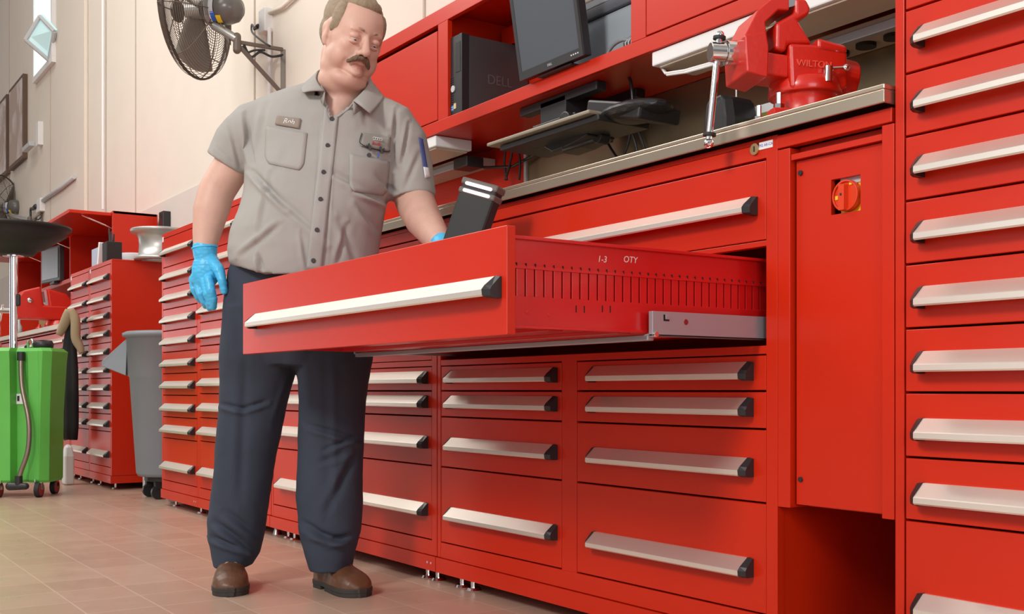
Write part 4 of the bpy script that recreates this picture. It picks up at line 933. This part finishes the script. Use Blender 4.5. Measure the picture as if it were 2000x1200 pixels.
# eyelids cover most of the ball
for s_ in (-1, 1):
    m = MB()
    hell(m, (s_*.030, .0745, .0115), (.0160, .0146, .0108), SKIN, sub=3); hell(m, (s_*.030, .0725, -.0050), (.0150, .0140, .0065), SKIN, sub=3)
    m.build('eyelid', BODY, smooth=True)
# hair, eyebrows, moustache
hm = MB()
hell(hm, (0, -.040, .058), (.084, .090, .083), HAIR); hell(hm, (0, -.050, .015), (.083, .076, .075), HAIR); hell(hm, (0, .008, .098), (.052, .052, .027), HAIR)
for s_ in (-1, 1): hell(hm, (s_*.059, .010, .048), (.0215, .027, .045), HAIR); hell(hm, (s_*.0735, .006, .022), (.008, .010, .018), HAIR)
HR = remesh(hm, 'hair', .0035, 3, [HAIR], BODY)
for v in HR.data.vertices:
    l = inv @ v.co; n_ = noise.noise(Vector((l.x*110+l.z*12, l.y*20, l.z*22)))*.0014+noise.noise(l*260)*.0008
    v.co += v.normal*n_
mu = MB()
for s_ in (-1, 1):
    mu.cap(hp(0, .0985, -.040), hp(s_*.016, .094, -.044), .008, .0085, MOUS); mu.cap(hp(s_*.016, .094, -.044), hp(s_*.032, .080, -.059), .0085, .0055, MOUS)
MU = remesh(mu, 'moustache', .002, 2, [MOUS], BODY)
for v in MU.data.vertices: l = inv @ v.co; v.co += v.normal*noise.noise(Vector((l.x*400, l.y*200, l.z*90)))*.0018
m = MB()
for s_ in (-1, 1): m.tube([hp(s_*(.014+.007*i), .0915-.0025*i-.0008*i*i, .031+.003*math.sin(i*.9)) for i in range(5)], [.0022, .0034, .0036, .003, .0016], mat('eyebrow_hair', (.40, .25, .17), .8), n=6)
m.build('eyebrows', BODY)
# ---- gloves
gm = MB(); hand_r(gm, GLOVE, .0022); gm.chain([PD(401, 500, 3.42), PD(400, 486, 3.42)], [.0355, .0375], GLOVE); GR = remesh(gm, 'glove', .0026, 3, [GLOVE], PER)
m = MB(); c0 = PD(400, 484, 3.42); m.tube([c0+RT*.038*math.cos(2*PI*i/28)+FW*.036*math.sin(2*PI*i/28)+UP*(.004*math.cos(2*PI*i/28)) for i in range(28)], .0032, GLOVE, closed=True); m.build('cuff_roll', GR)
gm = MB(); hand_l(gm, GLOVE, .0022); gm.chain([PD(872, 494, 3.09), PD(865, 480, 3.12)], [.0345, .037], GLOVE); GL = remesh(gm, 'glove', .0030, 3, [GLOVE], PER)
for g_ in (GR, GL):
    for v in g_.data.vertices: v.co += v.normal*(noise.noise(Vector((v.co.x*70, v.co.y*70, v.co.z*160)))*.0013)
# ---- shirt
sh = MB()
def hemf(ct, st): return .030*abs(ct)**2.5-.018*(1 if st < 0 else .3)*(1-abs(ct))
S = [(168, 592, 712, .075), (180, 553, 730, .09), (192, 520, 745, .103), (210, 500, 762, .118), (240, 490, 768, .135), (290, 484, 770, .150), (340, 482, 768, .160), (380, 478, 760, .172), (420, 466, 750, .184), (455, 455, 744, .192), (490, 449, 740, .192), (515, 452, 738, .188)]
rg = [ring(y, a, b, c_, TD-.0*(y > 380)-(.018 if y > 300 else 0), n=48, p=2.25) for y, a, b, c_ in S]
rg.append(ring(540, 462, 735, .183, TD-.018, n=48, zf=hemf, p=2.25))
sh.loft(rg, SHIRT)
# sleeves
SL = [(PD(575, 242, 3.43), .06), (PD(530, 236, 3.43), .078), (PD(500, 248, 3.435), .082), (PD(466, 285, 3.445), .078), (PD(444, 322, 3.45), .073)]
def tubeloft(m, P, mt, n=30, flare=0, squash=1):
    rings = []; N = len(P)
    for i, (p, r) in enumerate(P):
        a = P[max(i-1, 0)][0]; b = P[min(i+1, N-1)][0]; t_ = (b-a).normalized(); x = (FW-t_*FW.dot(t_)).normalized(); y = t_.cross(x)
        rings.append([p+x*(r*squash*math.cos(2*PI*k_/n))+y*(r*math.sin(2*PI*k_/n)) for k_ in range(n)])
    m.loft(rings, mt)
tubeloft(sh, SL, SHIRT)
SR = [(PD(690, 240, 3.43), .06), (PD(735, 232, 3.42), .078), (PD(764, 248, 3.42), .080), (PD(785, 280, 3.43), .078), (PD(798, 330, 3.44), .076), (PD(806, 388, 3.43), .0715)]
tubeloft(sh, SR, SHIRT)
SHR = remesh(sh, 'shirt', .0055, 6, [SHIRT], PER)
def inpoly(x, y, P):
    c_ = False; j = len(P)-1
    for i in range(len(P)):
        if (P[i][1] > y) != (P[j][1] > y) and x < (P[j][0]-P[i][0])*(y-P[i][1])/(P[j][1]-P[i][1])+P[i][0]: c_ = not c_
        j = i
    return c_
bm_ = bmesh.new(); bm_.from_mesh(SHR.data); kill = []
VP_ = [(622, 120), (628, 175), (637, 200), (648, 230), (655, 226), (690, 202), (714, 184), (724, 120)]
for f in bm_.faces:
    c_ = f.calc_center_median(); X_, Y_ = proj(c_); d_ = c_.dot(FW)
    if (inpoly(X_, Y_, VP_) and d_ < TD) or (Y_ < 186 and 614 < X_ < 728 and d_ < TD+.07): kill.append(f)
bmesh.ops.delete(bm_, geom=kill, context='FACES'); bm_.to_mesh(SHR.data); bm_.free()
def folds(ob, F, cloud=(.004, 9), fine=(.0015, 40), front_only=True):
    me = ob.data; n = len(me.vertices); co = np.empty(n*3); me.vertices.foreach_get('co', co); co = co.reshape(-1, 3)
    no = np.empty(n*3); me.vertices.foreach_get('normal', no); no = no.reshape(-1, 3)
    d = co @ np.array(FW); u = co @ np.array(RT); X = 1000+CF*u/d; Y = HZ-CF*(co[:, 2]-CH)/d
    fr_ = np.clip(-(no @ np.array(FW))*1.6+.2, 0, 1) if front_only else 1
    dz = np.zeros(n)
    for x0, y0, x1, y1, w_, amp in F:
        L = math.hypot(x1-x0, y1-y0); tx, ty = (x1-x0)/L, (y1-y0)/L
        s_ = np.clip(((X-x0)*tx+(Y-y0)*ty)/L, 0, 1); px_ = X-(x0+s_*L*tx); py_ = Y-(y0+s_*L*ty)
        sd = px_*-ty+py_*tx; dist = np.hypot(px_, py_); fade = np.sin(np.clip(s_*.8+.1, 0, 1)*PI)
        dz += 1.5*amp*fade*(-np.exp(-(dist/w_)**2)+.8*np.exp(-((dist-1.9*w_)/(1.1*w_))**2)*(sd > 0))
    dz *= fr_
    for i in range(n):
        p = Vector(co[i]); dz[i] += cloud[0]*noise.noise(p*cloud[1])+fine[0]*noise.noise(p*fine[1])
    me.vertices.foreach_set('co', (co+no*dz[:, None]).reshape(-1)); me.update()
folds(SHR, [(488, 330, 560, 405, 5, .007), (500, 345, 640, 470, 6, .005), (640, 330, 760, 395, 6, .007), (690, 372, 765, 400, 4, .009), (700, 400, 745, 460, 6, .006), (735, 345, 772, 375, 4, .008),
            (762, 255, 770, 330, 3.5, .008), (775, 215, 768, 300, 4, .007), (800, 240, 785, 320, 3.5, .006), (820, 300, 790, 370, 5, .004), (480, 225, 492, 320, 4, .009), (450, 240, 470, 330, 4, .004),
            (520, 200, 500, 300, 5, .004), (545, 440, 470, 500, 5, .006), (590, 455, 602, 530, 4, .004), (680, 440, 660, 515, 5, .005), (530, 340, 505, 460, 5, .004), (505, 500, 512, 530, 4, .009), (665, 430, 700, 520, 7, .005), (630, 240, 615, 520, 2.2, -.0022), (655, 240, 640, 520, 2.2, -.0018), (560, 290, 540, 330, 5, .002), (765, 390, 850, 380, 2.0, .002), (418, 285, 468, 330, 1.8, .002)], cloud=(.006, 9), fine=(.0009, 38))
BV = BVHTree.FromPolygons([v.co for v in SHR.data.vertices], [p.vertices for p in SHR.data.polygons])
def hit(px, py, off=.002):
    r = Vector(ray(px, py)); o = Vector((0, 0, CH)); h_ = BV.ray_cast(o, r.normalized())
    if h_[0] is None: return atd(px, py, TD-.1)
    return h_[0]-r.normalized()*off
def patchmesh(name, quad, mt, off=.0022, nx=10, ny=10, parent=SHR, rim=True, thick=.0016, round_=0):
    """cloth patch that follows the shirt; quad: four outline corners tl,tr,br,bl"""
    m = MB(); i_ = m.mi(mt); g = []
    for j in range(ny+1):
        row = []
        for i in range(nx+1):
            s_, t_ = i/nx, j/ny
            if round_ and t_ > 1-round_: 
                k_ = (t_-(1-round_))/round_; s_ = .5+(s_-.5)*(1-.22*k_*k_)
            x = (1-t_)*((1-s_)*quad[0][0]+s_*quad[1][0])+t_*((1-s_)*quad[3][0]+s_*quad[2][0]); y = (1-t_)*((1-s_)*quad[0][1]+s_*quad[1][1])+t_*((1-s_)*quad[3][1]+s_*quad[2][1])
            row.append(m.bm.verts.new(hit(x, y, off)))
        g.append(row)
    for j in range(ny):
        for i in range(nx): f = m.bm.faces.new((g[j][i], g[j+1][i], g[j+1][i+1], g[j][i+1])); f.smooth = True; f.material_index = i_
    o = m.build(name, parent); so = o.modifiers.new('t', 'SOLIDIFY'); so.thickness = thick; so.offset = 0; return o
SHD = mat('shirt_seam', (.15, .14, .135), .9)
patchmesh('placket', [(634, 205), (662, 210), (628, 530), (598, 528)], SHIRT, off=.0035, nx=5, ny=34, thick=.0025)
patchmesh('chest_pocket', [(519, 246), (600, 260), (592, 334), (516, 318)], SHIRT, off=.003, round_=.25)
patchmesh('chest_pocket', [(683, 300), (762, 316), (756, 384), (682, 372)], SHIRT, off=.004, round_=.25)
nt_ = patchmesh('name_tag', [(541, 226), (588, 232), (584, 251), (537, 243)], mat('tag_cloth', (.30, .25, .21), .9), off=.006, nx=8, ny=4, thick=.002)
et = patchmesh('emblem_tag', [(706, 259), (764, 268), (762, 297), (703, 284)], mat('tag_cloth_grey', (.30, .29, .26), .9), off=.008, nx=8, ny=5, thick=.002)
WT = mat('embroidery_white', (.8, .8, .8), .8); RE = mat('embroidery_red', (.55, .04, .05), .8); DK = mat('embroidery_dark', (.04, .035, .03), .8)
def stext(name, body_, px, py, px2, py2, size, mt, par, off=.008, shear=0):
    a = hit(px, py, off); b = hit(px2, py2, off); x = (b-a).normalized(); y = UP-x*UP.dot(x); c_ = (a+b)/2
    return text(name, body_, size, frame(c_, x, y), mt, par, .0004, shear)
stext('name_writing', 'Rob', 553, 236, 575, 239, .022, WT, nt_, .0085, .25)
stext('emblem_writing', 'Audi', 722, 279, 748, 283, .017, RE, et, .0135)
stext('emblem_writing', 'Westwood', 708, 284, 758, 294, .014, DK, et, .0135)
m = MB()
for i in range(4):
    c_ = hit(731+i*4.2, 270.5+i*.7, .011); m.tube([c_+RT*.0042*math.cos(2*PI*k_/14)+UP*.0042*math.sin(2*PI*k_/14) for k_ in range(14)], .0009, WT, n=5, closed=True)
m.build('ring_emblem', et)
m = MB(); P = [hit(707, 260, .012), hit(703, 272, .012), hit(704, 280, .012), hit(722, 289, .014), hit(740, 294, .014), hit(755, 297, .013), hit(762, 294, .012)]; m.tube(smoothpts(P, 4), .0012, BLK, n=6); gl_ = m.build('spectacle_cord', SHR)
for (x, y) in ((722, 287), (745, 293)):
    m = MB(); c_ = hit(x, y, .014); m.obox(c_, RT*.006+UP*.003, FW*.006, UP*.019-RT*.006, BLK); m.build('pen_clip', SHR)
m = MB(); m.cyl(hit(740, 297, .010), hit(739, 308, .008), .0018, BLUE, n=8); m.build('pen', SHR)
for (x, y) in ((648, 232), (640, 284), (632, 336), (626, 389), (619, 449), (612, 509), (721, 303)):
    m = MB(); c_ = hit(x, y, .0055); nn = -Vector(ray(x, y)).normalized(); m.cyl(c_, c_+nn*.003, .0068, BTN, n=20); m.build('button', SHR, bevel=.0008)
pt = patchmesh('sleeve_patch', [(818, 268), (826, 272), (838, 345), (829, 343)], mat('patch_blue', (.08, .10, .30), .8), off=.003, nx=3, ny=8)
patchmesh('sleeve_patch_label', [(827, 326), (838, 328), (841, 346), (830, 348)], WT, off=.005, nx=3, ny=3, parent=pt)
# collar
def flap(c4, bulge, name='collar'):
    m = MB(); i_ = m.mi(SHIRT); N = 10; g = []
    for j in range(N+1):
        row = []
        for i in range(N+1):
            s_, t_ = i/N, j/N; p = (c4[0]*(1-s_)+c4[1]*s_)*(1-t_)+(c4[3]*(1-s_)+c4[2]*s_)*t_
            p = p+bulge*(math.sin(PI*t_)*(.35+.65*(1-s_)))+(-FW)*.012*math.sin(PI*s_)*(1-t_)
            row.append(m.bm.verts.new(p))
        g.append(row)
    for j in range(N):
        for i in range(N): f = m.bm.faces.new((g[j][i], g[j][i+1], g[j+1][i+1], g[j+1][i])); f.smooth = True; f.material_index = i_
    o = m.build(name, SHR); so = o.modifiers.new('t', 'SOLIDIFY'); so.thickness = .0035; so.offset = 0; return o
flap([PD(634, 178, 3.293), PD(591, 181, 3.288), PD(594, 164, 3.40), PD(621, 140, 3.43)], -RT*.012-FW*.01)
flap([PD(690, 197, 3.285), PD(723, 222, 3.280), PD(750, 190, 3.38), PD(722, 154, 3.42)], RT*.012-FW*.01)
m = MB(); i_ = m.mi(SHIRT); top = []; lo_ = []
cb = [PD(634, 178, 3.296), PD(622, 158, 3.36), PD(617, 142, 3.43), PD(632, 134, 3.50), PD(672, 134, 3.525), PD(712, 142, 3.49), PD(726, 156, 3.42), PD(716, 176, 3.35), PD(690, 197, 3.288)]
for p in smoothpts(cb, 5): top.append(m.bm.verts.new(p)); q = p+(p-PD(672, 200, 3.42)).normalized()*.01; lo_.append(m.bm.verts.new(Vector((q.x, q.y, p.z-.045))))
for k_ in range(len(top)-1): f = m.bm.faces.new((top[k_], top[k_+1], lo_[k_+1], lo_[k_])); f.smooth = True; f.material_index = i_
o = m.build('collar_stand', SHR); so = o.modifiers.new('t', 'SOLIDIFY'); so.thickness = .003
m = MB(); P1 = smoothpts([PD(633, 180, 3.298)]+[hit(x-4, y, .001) if True else 0 for x, y in ((638, 200), (645, 222), (650, 232))], 5); m.tube(P1, .0032, SHIRT)
P2 = smoothpts([PD(692, 198, 3.290)]+[hit(x, y+5, .001) for x, y in ((680, 208), (664, 220), (652, 228))], 5); m.tube(P2, .0032, SHIRT); m.build('neckline_edge', SHR)
# ---- trousers
tr = MB()
tr.loft([ring(y, a, b, c_, d, n=40, p=2.2) for y, a, b, c_, d in ((495, 462, 732, .14, 3.43), (530, 449, 735, .150, 3.44), (590, 440, 734, .150, 3.45), (660, 434, 730, .135, 3.46), (715, 440, 720, .10, 3.46))], TROU)
tr.loft([ring(y, a, b, c_, d, n=36, p=2.2) for y, a, b, c_, d in ((600, 440, 590, .125, 3.45), (700, 431, 583, .108, 3.46), (745, 430, 574, .100, 3.47), (790, 428, 561, .095, 3.48), (892, 421, 538, .090, 3.50), (977, 412, 525, .092, 3.515), (1041, 408, 515, .096, 3.525), (1082, 414, 506, .095, 3.53), (1106, 420, 492, .090, 3.53))], TROU)
tr.loft([ring(y, a, b, c_, d, n=36, p=2.2, tilt=0) for y, a, b, c_, d in ((600, 585, 733, .125, 3.45), (700, 576, 727, .108, 3.45), (745, 581, 720, .100, 3.45), (790, 582, 714, .095, 3.45), (871, 582, 709, .092, 3.45), (977, 579, 709, .094, 3.45), (1040, 586, 703, .096, 3.45), (1082, 598, 693, .096, 3.45), (1112, 607, 687, .09, 3.45))], TROU)
TR = remesh(tr, 'trousers', .0055, 4, [TROU], PER)
folds(TR, [(430, 790, 480, 800, 4, .007), (470, 800, 520, 785, 4, .006), (420, 1020, 500, 1080, 6, .009), (415, 1050, 480, 1075, 5, .008), (440, 1000, 505, 1045, 7, .007), (600, 830, 705, 860, 5, .007), (630, 880, 700, 850, 4, .006), (620, 905, 680, 885, 5, .004), (700, 880, 640, 1000, 8, .006),
           (605, 1040, 690, 1060, 6, .009), (590, 1020, 640, 1050, 6, .008), (640, 1060, 690, 1045, 5, .008), (480, 700, 470, 980, 9, .004), (650, 700, 655, 1000, 8, -.003), (575, 740, 540, 830, 6, .004), (450, 560, 470, 690, 9, .004)], cloud=(.005, 7), fine=(.001, 30))
# ---- shoes
def shoe(toe, heel, lab):
    toe = Vector(toe); heel = Vector(heel); toe.z = heel.z = 0; ax = (toe-heel); L = ax.length; ax.normalize(); lt = Vector((-ax.y, ax.x, 0))
    st = [(-.002, .024, .050, .0), (.02, .040, .10, 0), (.06, .043, .118, 0), (.10, .043, .115, 0), (.14, .047, .100, 0), (.18, .053, .085, 0), (.22, .056, .076, 0), (.25, .053, .068, 0), (.272, .043, .057, 0), (.287, .027, .042, 0), (.293, .012, .034, 0)]
    k_ = L/.285
    up_ = MB(); rings = []
    for s_, w_, h_, _ in st:
        c_ = heel+ax*(s_*k_); r_ = []
        for i in range(20):
            t_ = 2*PI*i/20; x = math.cos(t_)*w_; z = math.sin(t_); r_.append(c_+lt*x+UP*(.024+(h_-.024)*max(z, 0)**.7+.006*min(z, 0)))
        rings.append(r_)
    up_.loft(rings, LEATH)
    o = remesh(up_, 'shoe', .003, 4, [LEATH], PER)
    for v in o.data.vertices: v.co += v.normal*(.0012*noise.noise(v.co*35))
    so = MB(); rings = []
    def outl(g): return [(s_, w_*g) for s_, w_, h_, _ in st]
    st2 = []
    for i in range(len(st)-1):
        for q in range(4):
            f_ = q/4; P_ = [st[max(i-1, 0)], st[i], st[i+1], st[min(i+2, len(st)-1)]]
            st2.append(tuple(.5*((2*P_[1][n_])+(P_[2][n_]-P_[0][n_])*f_+(2*P_[0][n_]-5*P_[1][n_]+4*P_[2][n_]-P_[3][n_])*f_*f_+(3*P_[1][n_]-P_[0][n_]-3*P_[2][n_]+P_[3][n_])*f_**3) for n_ in range(3))+(0,))
    st2.append(st[-1])
    pts = [(s_-(.004 if i == 0 else 0)+(.005 if i == len(st2)-1 else 0), w_+.0015) for i, (s_, w_, h_, _) in enumerate(st2)]
    prof = [(s_, w_) for s_, w_ in pts]+[(s_, -w_) for s_, w_ in reversed(pts)]
    so.loft([[heel+ax*(s_*k_)+lt*w_+UP*z for s_, w_ in prof] for z in (.012, .026)], SOLE, smooth=False)
    tp = [(s_, w_-.002) for s_, w_ in pts if s_ > .11]; hl = [(s_, w_-.002) for s_, w_ in pts if s_ < .09]
    for q in (tp, hl):
        pr = [(s_, w_) for s_, w_ in q]+[(s_, -w_) for s_, w_ in reversed(q)]; so.loft([[heel+ax*(s_*k_)+lt*w_+UP*z for s_, w_ in pr] for z in (.0, .013)], SOLE, smooth=False)
    so.build('sole', o, bevel=.002)
    la = MB(); ZT = lambda s_: np.interp(s_, [a[0] for a in st], [a[2] for a in st])
    for s_ in (.125, .148, .17):
        la.tube([heel+ax*(s_*k_)+lt*(.024*q)+UP*(float(ZT(s_))+.002-.012*q*q) for q in (-1, -.5, 0, .5, 1)], .0022, TAN, n=6)
    c_ = heel+ax*.165*k_+UP*(float(ZT(.165))+.004); la.tube([c_, c_+lt*.02+UP*.006, c_+lt*.03-ax*.01-UP*.01, c_+lt*.012], .002, TAN, n=6); la.tube([c_, c_-lt*.02+UP*.006, c_-lt*.03-ax*.01-UP*.01, c_-lt*.012], .002, TAN, n=6)
    la.build('laces', o); return o
g1 = atd(450, 1100, 3.335); g2 = atd(452, 1100, 3.60); shoe(g1, g2, '')
g1 = atd(706, 1100, 3.325); g2 = atd(628, 1100, 3.535); shoe(g1, g2, '')

# ---- work light held in the gloved hand
t = thing('work_light', 'black slab work lamp with two lit pink-white tubes, held upside down over the open drawer', 'lamp', tuple(PD(905, 505, 3.02)))
top = PD(945, 362, 3.02); bot = PD(893, 512, 3.03); az = (bot-top).normalized(); ax_ = (PD(980, 378, 3.00)-PD(912, 343, 3.06)); ax_ = (ax_-az*ax_.dot(az)).normalized(); ay_ = az.cross(ax_).normalized()
if ay_.dot(FW) < 0: ay_ = -ay_
Lh = (bot-top).length+.05; m = MB(); c_ = top+az*(Lh/2)
m.obox(c_, ax_*.118, ay_*.042, az*Lh, BLKM); m.build('lamp_housing', t, bevel=.010, seg=3)
m = MB(); m.obox(top+az*.004, ax_*.122, ay_*.046, az*.020, mat('lamp_grey', (.12, .10, .09), .5)); m.obox(top+az*.03, ax_*.122, ay_*.046, az*.018, mat('lamp_grey', (.12, .10, .09), .5)); m.build('lamp_collar', t, bevel=.005)
for dz_ in (.010, .030):
    m = MB(); q = top+az*dz_-ay_*.0255; m.cap(q-ax_*.038, q+ax_*.042, .0048, .0048, TUBE); m.build('lit_tube', t)
